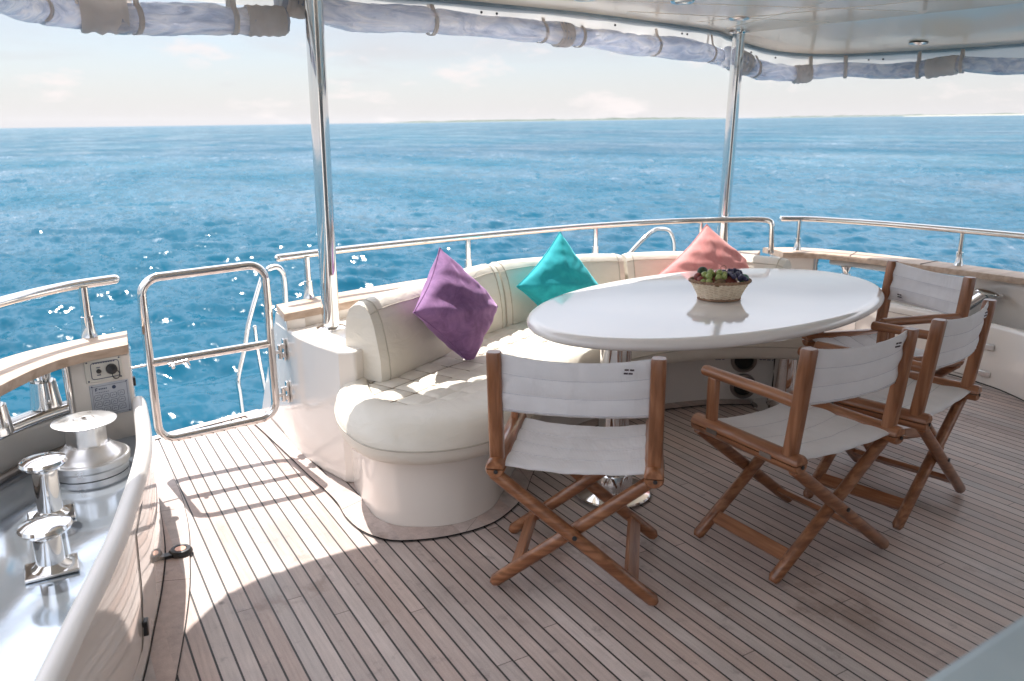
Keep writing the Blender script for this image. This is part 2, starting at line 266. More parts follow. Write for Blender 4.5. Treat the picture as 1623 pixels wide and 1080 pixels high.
# ------------------------------------------------------------------ mesh helpers
ORG = {}
def V(*a): return Vector(a if len(a) > 1 else a[0])
class MB:
    def __init__(s): s.v = []; s.f = []
    def add(s, vs, fs):
        o = len(s.v); s.v += [tuple(x) for x in vs]; s.f += [tuple(i + o for i in f) for f in fs]; return s
    def box(s, c, d, R=None):
        c = V(c); vs = [V((x * d[0] / 2, y * d[1] / 2, z * d[2] / 2)) for x in (-1, 1) for y in (-1, 1) for z in (-1, 1)]
        if R: vs = [R @ v for v in vs]
        return s.add([c + v for v in vs], [(0, 1, 3, 2), (4, 6, 7, 5), (0, 4, 5, 1), (2, 3, 7, 6), (0, 2, 6, 4), (1, 5, 7, 3)])
    def loft(s, rings, closed=False, cap=True, ring_closed=True):
        n = len(rings[0]); vs = [p for r in rings for p in r]; fs = []
        m = len(rings)
        for i in range(m if closed else m - 1):
            a = i * n; b = ((i + 1) % m) * n
            for j in range(n if ring_closed else n - 1):
                k = (j + 1) % n
                fs.append((a + j, a + k, b + k, b + j))
        if cap and not closed:
            fs.append(tuple(range(n))[::-1]); fs.append(tuple(range((m - 1) * n, m * n)))
        return s.add(vs, fs)
    def tube(s, path, r, n=14, closed=False, cap=True, flat=1.0, upref=None, round_end=False):
        P = [V(p) for p in path]
        R = list(r) if hasattr(r, '__len__') else [r] * len(P)
        if round_end and not closed:
            def ends(P, R):
                d = (P[0] - P[1]).normalized(); r0 = R[0]; a = []; b = []
                for k in (80, 55, 30): a.append(P[0] + d * r0 * math.sin(math.radians(k))); b.append(r0 * math.cos(math.radians(k)))
                return a + P, b + R
            P, R = ends(P, R); P, R = ends(P[::-1], R[::-1])
        rings = []; m = len(P); prev = None
        for i in range(m):
            if closed: t = (P[(i + 1) % m] - P[i - 1]).normalized()
            else: t = (P[min(i + 1, m - 1)] - P[max(i - 1, 0)]).normalized()
            if prev is None:
                a = V(upref) if upref else (V((0, 0, 1)) if abs(t.z) < 0.9 else V((1, 0, 0)))
                x = (a - t * a.dot(t)).normalized()
            else: x = (prev - t * prev.dot(t)).normalized()
            prev = x; y = t.cross(x)
            rings.append([P[i] + (x * math.cos(2 * PI * j / n) * flat + y * math.sin(2 * PI * j / n)) * R[i] for j in range(n)])
        return s.loft(rings, closed, cap)
    def lathe(s, prof, n=32, o=(0, 0, 0), A=None, ex=1, ey=1):
        rings = []
        for r, z in prof:
            ring = [V((r * ex * math.cos(2 * PI * j / n), r * ey * math.sin(2 * PI * j / n), z)) for j in range(n)]
            if A: ring = [A @ v for v in ring]
            rings.append([V(o) + v for v in ring])
        return s.loft(rings, False, True)
    def prism(s, poly, z0, z1):
        n = len(poly)
        b = [V((p[0], p[1], z0)) for p in poly]; t = [V((p[0], p[1], z1)) for p in poly]
        return s.add(b + t, [tuple(range(n))[::-1], tuple(range(n, 2 * n))] + [(i, (i + 1) % n, n + (i + 1) % n, n + i) for i in range(n)])
    def grid(s, P):
        m = len(P); n = len(P[0])
        return s.add([p for r in P for p in r], [(i * n + j, i * n + j + 1, (i + 1) * n + j + 1, (i + 1) * n + j) for i in range(m - 1) for j in range(n - 1)])
    def sphere(s, c, r, n=12, sc=(1, 1, 1), R=None):
        rings = []
        for i in range(1, n):
            a = PI * i / n
            ring = [V((math.sin(a) * math.cos(2 * PI * j / (2 * n)) * sc[0], math.sin(a) * math.sin(2 * PI * j / (2 * n)) * sc[1], math.cos(a) * sc[2])) * r for j in range(2 * n)]
            if R: ring = [R @ v for v in ring]
            rings.append([V(c) + v for v in ring])
        return s.loft(rings)
    def build(s, name, mat, parent=None, bevel=0, seg=2, sharp=32, local=False, solid=0, sub=0, loc=None, flat=False):
        me = bpy.data.meshes.new(name)
        if parent is not None:
            o = V((0, 0, 0)) if local else ORG[parent.name]
        elif loc is not None: o = V(loc)
        else:
            a = np.array(s.v); o = V(((a[:, 0].min() + a[:, 0].max()) / 2, (a[:, 1].min() + a[:, 1].max()) / 2, a[:, 2].min()))
        me.from_pydata([(x - o.x, y - o.y, z - o.z) for x, y, z in s.v], [], s.f); me.update()
        bm = bmesh.new(); bm.from_mesh(me); bmesh.ops.recalc_face_normals(bm, faces=bm.faces)
        th = math.radians(sharp)
        for e in bm.edges:
            e.smooth = not (len(e.link_faces) == 2 and e.calc_face_angle(0) > th)
        for f in bm.faces: f.smooth = not flat
        bm.to_mesh(me); bm.free()
        me.materials.append(M[mat] if isinstance(mat, str) else mat)
        ob = bpy.data.objects.new(name, me); COL.objects.link(ob)
        if parent is not None: ob.parent = parent; ORG[ob.name] = o
        else: ob.location = o; ORG[ob.name] = o
        if solid:
            md = ob.modifiers.new('Solidify', 'SOLIDIFY'); md.thickness = solid; md.offset = 0
        if bevel:
            md = ob.modifiers.new('Bevel', 'BEVEL'); md.width = bevel; md.segments = seg; md.limit_method = 'ANGLE'; md.angle_limit = math.radians(40); md.harden_normals = False
        if sub:
            md = ob.modifiers.new('Sub', 'SUBSURF'); md.levels = sub; md.render_levels = sub
        return ob
def build_each(mb, name, mat, parent, **k):
    par = list(range(len(mb.v)))
    def root(i):
        while par[i] != i: par[i] = par[par[i]]; i = par[i]
        return i
    for f in mb.f:
        for q in f[1:]: par[root(q)] = root(f[0])
    groups_ = {}
    for f in mb.f: groups_.setdefault(root(f[0]), []).append(f)
    out_ = []
    for fs in groups_.values():
        ids = sorted({i for f in fs for i in f}); mp = {a: b_ for b_, a in enumerate(ids)}
        m2 = MB(); m2.add([mb.v[i] for i in ids], [tuple(mp[i] for i in f) for f in fs]); out_.append(m2.build(name, mat, parent, **k))
    return out_
def tag(o, label=None, cat=None, group=None, kind=None):
    if label: o['label'] = label
    if cat: o['category'] = cat
    if group: o['group'] = group
    if kind: o['kind'] = kind
    return o
def thing(name, label, cat, loc=(0, 0, 0), rz=0, group=None):
    o = bpy.data.objects.new(name, None); COL.objects.link(o); o.location = loc; o.rotation_euler = (0, 0, rz); o.empty_display_size = 0.1
    ORG[o.name] = V(loc); return tag(o, label, cat, group)
def copy_tree(o, parent=None):
    c = o.copy(); COL.objects.link(c); c.parent = parent
    for ch in [x for x in bpy.data.objects if x.parent == o and x != c]: copy_tree(ch, c)
    return c
def catmull(P, n=8, closed=False):
    P = [V(p) for p in P]; out_ = []; m = len(P)
    rng = range(m) if closed else range(m - 1)
    for i in rng:
        p0 = P[(i - 1) % m] if closed or i > 0 else P[0] * 2 - P[1]
        p1 = P[i]; p2 = P[(i + 1) % m]
        p3 = P[(i + 2) % m] if closed or i < m - 2 else P[-1] * 2 - P[-2]
        for k in range(n):
            t = k / n
            out_.append(0.5 * ((2 * p1) + (p2 - p0) * t + (2 * p0 - 5 * p1 + 4 * p2 - p3) * t * t + (3 * p1 - p0 - 3 * p2 + p3) * t ** 3))
    if not closed: out_.append(P[-1])
    return out_
def resample(P, n):
    P = [V(p) for p in P]; d = [0]
    for a, b in zip(P, P[1:]): d.append(d[-1] + (b - a).length)
    out_ = []; k = 0
    for i in range(n):
        s_ = d[-1] * i / (n - 1)
        while k < len(d) - 2 and d[k + 1] < s_: k += 1
        t = (s_ - d[k]) / max(1e-9, d[k + 1] - d[k]); out_.append(P[k].lerp(P[k + 1], min(1, max(0, t))))
    return out_
def nrm2(P):   # left-hand normals in plan
    out_ = []
    for i in range(len(P)):
        t = P[min(i + 1, len(P) - 1)] - P[max(i - 1, 0)]; t.z = 0; t.normalize(); out_.append(V((-t.y, t.x, 0)))
    return out_
def rrect(hx, hz, r, n=6):     # rounded rectangle loop
    out_ = []
    for cx_, cz_, a0 in ((hx - r, hz - r, 0), (-hx + r, hz - r, 90), (-hx + r, -hz + r, 180), (hx - r, -hz + r, 270)):
        for k in range(n + 1):
            a = math.radians(a0 + 90 * k / n); out_.append((cx_ + r * math.cos(a), cz_ + r * math.sin(a)))
    return out_
def fnoise(x, y=0, z=0): return noise.noise(V((x, y, z)))

# ------------------------------------------------------------------ sea
SEA_H = 3.0
def sea_height(X, Y, D):
    rs = np.random.RandomState(4); H = np.zeros_like(X)
    for i in range(90):
        lam = 0.35 * (11 / 0.35) ** (i / 89.0)
        k = 2 * PI / lam
        th = math.radians(62) + rs.normal(0, 0.55); ph = rs.uniform(0, 2 * PI)
        a = 0.0150 * lam ** 0.80 / (1 + (lam / 3.0) ** 2) * rs.uniform(0.5, 1.3)
        fade = np.clip((lam * 150 / np.maximum(D, 1) - 0.5), 0, 1)
        w = k * (X * math.cos(th) + Y * math.sin(th)) + ph
        H += a * fade * (np.sin(w) + 0.22 * np.cos(2 * w))
    patch = 0.75 + 0.35 * np.sin(X * 0.11 + 1.3 * np.sin(Y * 0.07)) * np.sin(Y * 0.09 + X * 0.03)
    return H * 0.60 * patch
def make_sea():
    az = np.concatenate([np.radians(np.linspace(-14, 74, 560)), np.radians(np.linspace(76, 344, 100))])
    rr = [1.5]
    while rr[-1] < 9000: rr.append(rr[-1] * 1.0075 + 0.004)
    rr = np.array(rr); na = len(az); nr = len(rr)
    A, R = np.meshgrid(az, rr); X = R * np.sin(A); Y = R * np.cos(A)
    H = sea_height(X, Y, R)
    g = np.array(G); gx = np.array(GX); gy = np.array(GY)
    P = X[..., None] * gx + Y[..., None] * gy + (H - SEA_H)[..., None] * g + np.array([0, 0, 1.5])
    vs = P.reshape(-1, 3)
    i = np.arange(nr - 1)[:, None]; j = np.arange(na)[None, :]; j2 = (j + 1) % na
    F = np.stack([i * na + j, i * na + j2, (i + 1) * na + j2, (i + 1) * na + j], -1).reshape(-1, 4)
    me = bpy.data.meshes.new('sea'); me.vertices.add(len(vs)); me.vertices.foreach_set('co', vs.ravel().astype(np.float32))
    me.loops.add(F.size); me.loops.foreach_set('vertex_index', F.ravel().astype(np.int32))
    me.polygons.add(len(F)); me.polygons.foreach_set('loop_start', (np.arange(len(F)) * 4).astype(np.int32)); me.polygons.foreach_set('loop_total', np.full(len(F), 4, np.int32))
    me.update(); me.validate(); me.polygons.foreach_set('use_smooth', np.ones(len(me.polygons), bool))
    m, t, p = newmat('sea_water'); pset(p, (0.0, 0.1, 0.17), 0.06, spec=0.17); p.inputs['IOR'].default_value = 1.33
    geo = t.nodes.new('ShaderNodeNewGeometry')
    mp = t.nodes.new('ShaderNodeMapping'); mp.inputs['Rotation'].default_value = (0, 0, math.radians(-62)); mp.inputs['Scale'].default_value = (1.0, 0.45, 1); t.links.new(geo.outputs['Position'], mp.inputs[0])
    acc = geo.outputs['Normal']
    for sc_, k_ in ((1.1, 0.36), (4.0, 0.58), (13.0, 0.42)):
        n = t.nodes.new('ShaderNodeTexNoise'); n.inputs['Scale'].default_value = sc_; n.inputs['Detail'].default_value = 2; n.inputs['Distortion'].default_value = 0.5; t.links.new(mp.outputs[0], n.inputs['Vector'])
        su = t.nodes.new('ShaderNodeVectorMath'); su.operation = 'SUBTRACT'; su.inputs[1].default_value = (0.5, 0.5, 0.5); t.links.new(n.outputs['Color'], su.inputs[0])
        mu = t.nodes.new('ShaderNodeVectorMath'); mu.operation = 'MULTIPLY'; mu.inputs[1].default_value = (k_, k_, 0); t.links.new(su.outputs[0], mu.inputs[0])
        ad = t.nodes.new('ShaderNodeVectorMath'); ad.operation = 'ADD'; t.links.new(acc, ad.inputs[0]); t.links.new(mu.outputs[0], ad.inputs[1]); acc = ad.outputs[0]
    no = t.nodes.new('ShaderNodeVectorMath'); no.operation = 'NORMALIZE'; t.links.new(acc, no.inputs[0]); t.links.new(no.outputs[0], p.inputs['Normal'])
    nb = t.nodes.new('ShaderNodeTexNoise'); nb.inputs['Scale'].default_value = 0.02; nb.inputs['Detail'].default_value = 3; t.links.new(geo.outputs['Position'], nb.inputs['Vector'])
    cr = t.nodes.new('ShaderNodeValToRGB'); cr.color_ramp.elements[0].color = (0.0, 0.062, 0.112, 1); cr.color_ramp.elements[1].color = (0.0, 0.090, 0.145, 1)
    cr.color_ramp.elements[0].position = 0.35; cr.color_ramp.elements[1].position = 0.65
    t.links.new(nb.outputs[0], cr.inputs[0])
    di = t.nodes.new('ShaderNodeBsdfDiffuse'); t.links.new(cr.outputs[0], di.inputs[0])
    gl = t.nodes.new('ShaderNodeBsdfGlossy'); gl.inputs['Roughness'].default_value = 0.13; gl.inputs['Color'].default_value = (0.93, 0.97, 1.0, 1); t.links.new(no.outputs[0], gl.inputs['Normal'])
    fr_ = t.nodes.new('ShaderNodeFresnel'); fr_.inputs['IOR'].default_value = 1.33; t.links.new(no.outputs[0], fr_.inputs['Normal'])
    fm = t.nodes.new('ShaderNodeMapRange'); fm.inputs[1].default_value = 0.0; fm.inputs[2].default_value = 0.75; fm.inputs[3].default_value = 0.0; fm.inputs[4].default_value = 0.55; t.links.new(fr_.outputs[0], fm.inputs[0])
    wp = t.nodes.new('ShaderNodeTexNoise'); wp.inputs['Scale'].default_value = 0.09; wp.inputs['Detail'].default_value = 9; wp.inputs['Roughness'].default_value = 0.72; t.links.new(mp.outputs[0], wp.inputs['Vector'])
    wr_ = t.nodes.new('ShaderNodeMapRange'); wr_.inputs[1].default_value = 0.36; wr_.inputs[2].default_value = 0.64; wr_.inputs[3].default_value = 0.45; wr_.inputs[4].default_value = 1.2; t.links.new(wp.outputs[0], wr_.inputs[0])
    fmm = mth('MULTIPLY', fm.outputs[0], wr_.outputs[0], t)
    ms = t.nodes.new('ShaderNodeMixShader'); t.links.new(fmm, ms.inputs[0]); t.links.new(di.outputs[0], ms.inputs[1]); t.links.new(gl.outputs[0], ms.inputs[2])
    t.links.new(ms.outputs[0], t.nodes['Material Output'].inputs[0])
    me.materials.append(m)
    o = bpy.data.objects.new('sea', me); COL.objects.link(o); tag(o, kind='structure', label='blue open sea with short wind waves to the horizon')
make_sea()

# low islands on the horizon
def island(name, a0, a1, dist, h, seed, beach, label):
    mb = MB(); n = 160; rings = []
    for i in range(n + 1):
        t = i / n; a = math.radians(a0 + (a1 - a0) * t)
        env = min(1, 6 * t, 6 * (1 - t)) ** 0.7
        hh = h * env * (0.65 + 0.5 * fnoise(t * 14 + seed, seed) + 0.22 * fnoise(t * 70 + seed, 3)) + 0.4
        d = GX * math.sin(a) + GY * math.cos(a)
        base = V((0, 0, 1.5)) - G * SEA_H
        rings.append([base + d * (dist - 60) - G * 1, base + d * (dist - 20) + G * 1.4, base + d * (dist) + G * max(1.5, hh), base + d * (dist + 150) + G * max(1.5, hh * 0.9), base + d * (dist + 300) - G * 1])
    mb.loft(rings)
    m, t, p = newmat(name + '_ground'); pset(p, (0.2, 0.25, 0.2), 0.9)
    geo = t.nodes.new('ShaderNodeNewGeometry'); sp = t.nodes.new('ShaderNodeSeparateXYZ'); t.links.new(geo.outputs['Position'], sp.inputs[0])
    nn = t.nodes.new('ShaderNodeTexNoise'); nn.inputs['Scale'].default_value = 0.03; nn.inputs['Detail'].default_value = 5; t.links.new(geo.outputs['Position'], nn.inputs['Vector'])
    cr = t.nodes.new('ShaderNodeValToRGB'); cr.color_ramp.elements[0].color = (0.035, 0.06, 0.045, 1); cr.color_ramp.elements[1].color = (0.08, 0.12, 0.08, 1)
    t.links.new(nn.outputs[0], cr.inputs[0])
    mr = t.nodes.new('ShaderNodeVectorMath'); mr.operation = 'DOT_PRODUCT'; mr.inputs[1].default_value = G; t.links.new(geo.outputs['Position'], mr.inputs[0])
    m2 = t.nodes.new('ShaderNodeMapRange'); m2.inputs[1].default_value = 1.5 - SEA_H + beach; m2.inputs[2].default_value = 1.5 - SEA_H + beach + 1.0; t.links.new(mr.outputs['Value'], m2.inputs[0])
    mx = t.nodes.new('ShaderNodeMix'); mx.data_type = 'RGBA'; mx.inputs[6].default_value = (0.42, 0.39, 0.33, 1); t.links.new(m2.outputs[0], mx.inputs[0]); t.links.new(cr.outputs[0], mx.inputs[7]); t.links.new(mx.outputs[2], p.inputs['Base Color'])
    o = mb.build(name, m); tag(o, label, kind='structure')
island('island', 21.5, 45.5, 5200, 15, 3.1, 0.3, 'long low hazy island along the horizon')
island('island', 46.5, 58.5, 5600, 11, 8.1, 0.3, 'faint island at mid right of the horizon')
island('island', 55.5, 72, 3000, 8.0, 5.7, 1.9, 'low dark green island with a pale beach at the far right')

# sea haze: one even, closed volume round the boat and the far islands
m_h = bpy.data.materials.new('haze'); m_h.use_nodes = True; th_ = m_h.node_tree; th_.nodes.clear()
oh = th_.nodes.new('ShaderNodeOutputMaterial'); pv = th_.nodes.new('ShaderNodeVolumePrincipled'); pv.inputs['Color'].default_value = (0.93, 0.95, 1.0, 1); pv.inputs['Density'].default_value = 0.000025; pv.inputs['Anisotropy'].default_value = 0.2
th_.links.new(pv.outputs[0], oh.inputs['Volume'])
b = MB(); b.box((0, 0, -60), (19000, 19000, 380)); o = b.build('haze', m_h, loc=(0, 0, -200)); tag(o, 'thin pale sea haze', kind='stuff')
# ------------------------------------------------------------------ hull and deck
LWALL = [(-0.62, -0.6), (-0.42, 0.4), (-0.27, 1.0), (-0.14, 1.45), (-0.02, 1.85), (0.093, 2.221), (0.152, 2.463), (0.205, 2.69), (0.25, 2.94), (0.276, 3.213), (0.293, 3.466)]
RWALL = [(3.9, -0.6), (4.05, 0.6), (4.27, 1.4), (4.50, 1.9), (4.65, 2.22), (4.755, 2.45), (4.80, 2.7), (4.80, 3.0), (4.79, 3.3), (4.76, 3.75)]
lw = catmull([(x, y, 0) for x, y in LWALL], 8); rw = catmull([(x, y, 0) for x, y in RWALL], 8)
aft = [(0.36, 4.235), (0.62, 4.31), (0.93, 4.385)]
def x_at(P, y):
    for a, c_ in zip(P, P[1:]):
        if a.y <= y <= c_.y: return a.x + (c_.x - a.x) * (y - a.y) / max(1e-9, c_.y - a.y)
    return P[0].x if y < P[0].y else P[-1].x
dleft = [V((-0.62, -3.5, 0))] + lw + [V((0.335, 3.9, 0)), V((0.35, 4.232, 0))]
dright = [V((3.8, -3.5, 0))] + rw + [V((4.72, 4.0, 0)), V((4.5, 4.3, 0))]
ys = [-3.5 + 7.73 * k / 80 for k in range(81)]
b = MB(); b.grid([[V((x_at(dleft, y) - 0.01, y, 0)), V((x_at(dright, y) + 0.01, y, 0))] for y in ys])
b.add([(0.34, 4.23, 0), (0.62, 4.308, 0), (0.95, 4.385, 0), (1.1, 4.38, 0), (1.1, 4.23, 0)], [(0, 1, 2, 3, 4)])
o = b.build('deck', 'deck', loc=(2.5, 2, 0)); tag(o, 'teak planked aft deck with dark caulked seams', kind='structure')
b = MB(); b.loft([[V((x_at(dleft, y) - 0.012, y, -0.02)), V((x_at(dright, y) + 0.012, y, -0.02)), V((x_at(dright, y) + 0.012, y, -2.2)), V((x_at(dleft, y) - 0.012, y, -2.2))] for y in ys])
b.prism([(0.34, 4.22), (0.62, 4.303), (0.93, 4.38), (1.3, 4.38), (4.3, 4.26), (4.4, 4.22)], -2.2, -0.021)
o = b.build('hull', 'hull', loc=(2.5, 2, -2.2)); tag(o, 'white hull side below the deck', kind='structure')
# hull skirt on either side outboard of the mooring stations
b = MB(); b.prism([(-1.2, -3.7), (-1.25, 1.0), (-1.0, 2.2), (-0.62, 3.0), (-0.22, 3.62), (0.05, 3.86), (0.285, 3.9), (0.285, -3.7)], -2.2, -0.035)
b.prism([(6.1, -3.7), (6.0, 1.0), (5.75, 2.2), (5.45, 3.0), (5.2, 3.7), (4.85, 4.15), (4.8, 3.8), (4.8, -3.7)], -2.2, -0.035)
o = b.build('hull_side', 'hull', loc=(2.5, 2, -2.2), bevel=0.03); tag(o, 'white outer hull beneath the mooring stations', kind='structure')

def margin(name, inner, outer, label, seams=(), z=0.0035):
    """curved covering board: black bedding showing as a line all round, board on top"""
    n_ = len(inner)
    I = [V((p[0], p[1], z)) for p in inner]; O_ = [V((p[0], p[1], z)) for p in outer]
    mb = MB(); mb.grid([[I[i], O_[i]] for i in range(n_)]); o1 = mb.build(name + '_caulking', 'caulk', loc=(I[0].x, I[0].y, 0)); tag(o1, 'black caulk line ' + label, kind='structure')
    mb = MB(); w_ = 0.0028
    rows = []
    for i in range(n_):
        d = (O_[i] - I[i]); l = d.length; d.normalize(); up_ = V((0, 0, 0.004))
        rows.append([I[i] + d * w_ + up_, O_[i] - d * w_ + up_])
    cur = []; k = 0
    cuts = sorted(seams)
    segs = []; start = 0
    for c in cuts: segs.append((start, c)); start = c
    segs.append((start, n_ - 1))
    for a_, b_ in segs:
        if b_ <= a_: continue
        R_ = [list(r) for r in rows[a_:b_ + 1]]
        if a_ > 0: R_[0] = [R_[0][i] + (R_[1][i] - R_[0][i]).normalized() * 0.0022 for i in (0, 1)]
        mb.grid(R_)
    o2 = mb.build(name, 'margin', loc=(I[0].x, I[0].y, 0)); tag(o2, 'teak covering board ' + label, kind='structure')
# along the left wall
Lin = resample(catmull([(-0.14, 1.45, 0), (-0.02, 1.85, 0), (0.093, 2.221, 0), (0.152, 2.463, 0), (0.205, 2.69, 0), (0.25, 2.94, 0), (0.276, 3.213, 0), (0.293, 3.466, 0), (0.325, 3.9, 0), (0.345, 4.22, 0)], 8), 60)
Lout = resample(catmull([(-0.06, 1.37, 0), (0.07, 1.8, 0), (0.173, 2.174, 0), (0.234, 2.41, 0), (0.291, 2.663, 0), (0.325, 2.866, 0), (0.353, 3.049, 0), (0.374, 3.265, 0), (0.385, 3.55, 0), (0.372, 4.24, 0)], 8), 60)
margin('covering_board', Lin, Lout, 'along the curved left wall', (28, 40))
# aft rim across the gate opening
Rin = resample([V((0.345, 4.175, 0)), V((0.62, 4.25, 0)), V((0.93, 4.325, 0))], 20); Rout = resample([V((0.345, 4.232, 0)), V((0.62, 4.308, 0)), V((0.93, 4.383, 0))], 20)
margin('deck_edge_board', Rin, Rout, 'at the outer edge beyond the gate', z=0.0015)
# along the transom box and round the sofa foot
BASE = [(0.958, 3.7), (0.975, 3.3), (1.03, 3.02), (1.018, 2.90), (1.020, 2.80), (1.06, 2.705), (1.141, 2.640), (1.232, 2.602), (1.33, 2.598), (1.453, 2.644), (1.56, 2.745), (1.70, 2.90), (1.85, 3.05), (2.03, 3.165), (2.25, 3.24), (2.466, 3.283), (2.75, 3.29), (2.924, 3.268), (3.135, 3.21), (3.275, 3.144), (3.396, 3.063), (3.52, 2.95), (3.60, 2.87)]
boxline = [(0.95, 4.33), (0.95, 4.1), (0.952, 3.9), (0.958, 3.7)]
Min = resample(catmull([(x, y, 0) for x, y in boxline + BASE[1:]], 8), 130)
MOUT = [(0.84, 4.31), (0.857, 4.10), (0.872, 3.9), (0.889, 3.631), (0.905, 3.35), (0.925, 3.05), (0.912, 2.87), (0.93, 2.72), (0.99, 2.61), (1.083, 2.555), (1.20, 2.522), (1.33, 2.518), (1.45, 2.552), (1.618, 2.668), (1.77, 2.84), (1.92, 2.99), (2.08, 3.09), (2.29, 3.165), (2.48, 3.2), (2.75, 3.207), (2.90, 3.185), (3.10, 3.13), (3.23, 3.065), (3.345, 2.985), (3.46, 2.88), (3.54, 2.80)]
Mout = resample(catmull([(x, y, 0) for x, y in MOUT], 8), 130)
margin('sofa_covering_board', Min, Mout, 'round the foot of the sofa and the transom box', (38, 56, 71, 95, 115), z=0.0055)

# ------------------------------------------------------------------ transom coaming (box, upstand, cap rail)
CI = [(0.95, 3.70), (1.32, 3.82), (1.75, 3.92), (2.2, 3.995), (2.7, 4.03), (3.1, 4.03), (3.55, 3.97), (3.85, 3.88), (4.08, 3.76)]
CO = [(0.972, 3.91), (1.3, 4.03), (1.73, 4.14), (2.15, 4.215), (2.6, 4.255), (3.1, 4.27), (3.6, 4.20), (3.95, 4.10), (4.3, 3.93)]
ci = resample(catmull([(x, y, 0) for x, y in CI], 8), 60); co = resample(catmull([(x, y, 0) for x, y in CO], 8), 60)
coam = thing('transom_coaming', 'white transom box and upstand behind the sofa, capped with pale teak', 'coaming', (0.95, 3.7, 0))
b = MB(); b.prism([(0.951, 3.925), (0.951, 3.705), (0.955, 3.55), (0.985, 3.37), (1.028, 3.20), (1.085, 3.155), (1.2, 3.25), (1.5, 3.48), (1.9, 3.72), (2.3, 3.92), (2.2, 4.0), (1.75, 3.925), (1.32, 3.825), (1.0, 3.725)], 0.0, 0.60)
b.build('ledge_box', 'gelcoat', coam, bevel=0.012, seg=3)
b = MB()
b.loft([[V((p.x, p.y, 0)), V((p.x, p.y, 0.645)), V((q.x, q.y, 0.645)), V((q.x, q.y, -0.2))] for p, q in zip(ci, co)])
b.build('upstand', 'gelcoat', coam, bevel=0.006)
b = MB(); fin = [(3.705, 0.0), (3.705, 0.644), (3.90, 0.644), (3.93, 0.60), (4.385, 0.0), (4.385, -0.4), (3.705, -0.4)]
b.loft([[V((x_, y_, z_)) for y_, z_ in fin] for x_ in (0.9535, 1.04)]); b.build('stern_fin', 'gelcoat', coam)
def cap_mb(ci_, co_, z0, z1, over=0.018, ext0=0.012):
    rings = []
    for i, (p, q) in enumerate(zip(ci_, co_)):
        d = (q - p).normalized(); a = p - d * over; c = q + d * over; r_ = 0.012; h = z1 - z0
        sec = [a + V((0, 0, z0)), a + V((0, 0, z1 - r_)), a + d * r_ * .35 + V((0, 0, z1 - r_ * .3)), a + d * 0.02 + V((0, 0, z1)), c - d * 0.02 + V((0, 0, z1)), c - d * r_ * .35 + V((0, 0, z1 - r_ * .3)), c + V((0, 0, z1 - r_)), c + V((0, 0, z0))]
        rings.append(sec)
    m_ = MB(); m_.loft(rings); return m_
capi = [ci[0] - (ci[1] - ci[0]).normalized() * 0.012] + ci; capo = [co[0] - (co[1] - co[0]).normalized() * 0.012] + co
cap_mb(capi, capo, 0.645, 0.682).build('cap_rail', 'capwood', coam, sharp=50)

# ------------------------------------------------------------------ sofa
sofa = thing('sofa', 'cream leather built-in sofa curving round the far side of the white table', 'sofa', (1.3, 2.9, 0))
bp = resample(catmull([(x, y, 0) for x, y in [(1.06, 3.2)] + BASE[2:]], 10), 150)
b = MB(); rows = []
for z_ in (0.0, 0.02, 0.15, 0.33):
    rows.append([p + V((0, 0, z_)) for p in bp])
b.grid(rows)
b.build('sofa_base', 'gelcoat', sofa)
b = MB(); b.prism([(3.55, 2.90), (3.60, 2.85), (3.90, 3.22), (3.84, 3.5), (3.7, 3.5)], 0.0, 0.45); b.build('sofa_end_panel', 'gelcoat', sofa, bevel=0.008)
SI = [(1.16, 3.22), (1.122, 3.10), (1.098, 2.94), (1.135, 2.815), (1.24, 2.765), (1.38, 2.775), (1.523, 2.824), (1.70, 2.92), (1.9, 3.02), (2.137, 3.095), (2.5, 3.19), (2.85, 3.185), (3.15, 3.10), (3.38, 2.96), (3.55, 2.82)]
SO = [(1.035, 3.28), (0.962, 3.08), (0.928, 2.87), (0.955, 2.66), (1.085, 2.525), (1.275, 2.475), (1.49, 2.525), (1.68, 2.665), (1.89, 2.84), (2.16, 2.985), (2.52, 3.085), (2.83, 3.085), (3.10, 3.0), (3.31, 2.87), (3.46, 2.74)]
si = resample(catmull([(x, y, 0) for x, y in SI], 10), 170); so = resample(catmull([(x, y, 0) for x, y in SO], 10), 170)
# re-parametrise by control point so that sections stay matched
si = catmull([(x, y, 0) for x, y in SI], 14); so = catmull([(x, y, 0) for x, y in SO], 14)
rings = []
for i, (p, q) in enumerate(zip(si, so)):
    d = (q - p); sec = []
    for u, z_ in ((0.0, 0.452), (0.06, 0.466), (0.2, 0.473), (0.45, 0.471), (0.68, 0.458), (0.86, 0.433), (0.965, 0.402), (1.0, 0.370), (0.985, 0.338), (0.93, 0.315), (0.84, 0.303), (0.5, 0.30), (0.1, 0.30)):
        wr = 0.0018 * fnoise(i * 0.09, u * 5, z_ * 9)
        sec.append(p + d * u + V((0, 0, z_ + wr)))
    rings.append(sec)
b = MB(); b.loft(rings); b.build('seat_bolster', 'leather', sofa, sharp=60)
b = MB(); b.tube([p + (q - p) * 1.003 + V((0, 0, 0.372)) for p, q in zip(si, so)], 0.0032, 6); b.build('piping', 'piping', sofa)
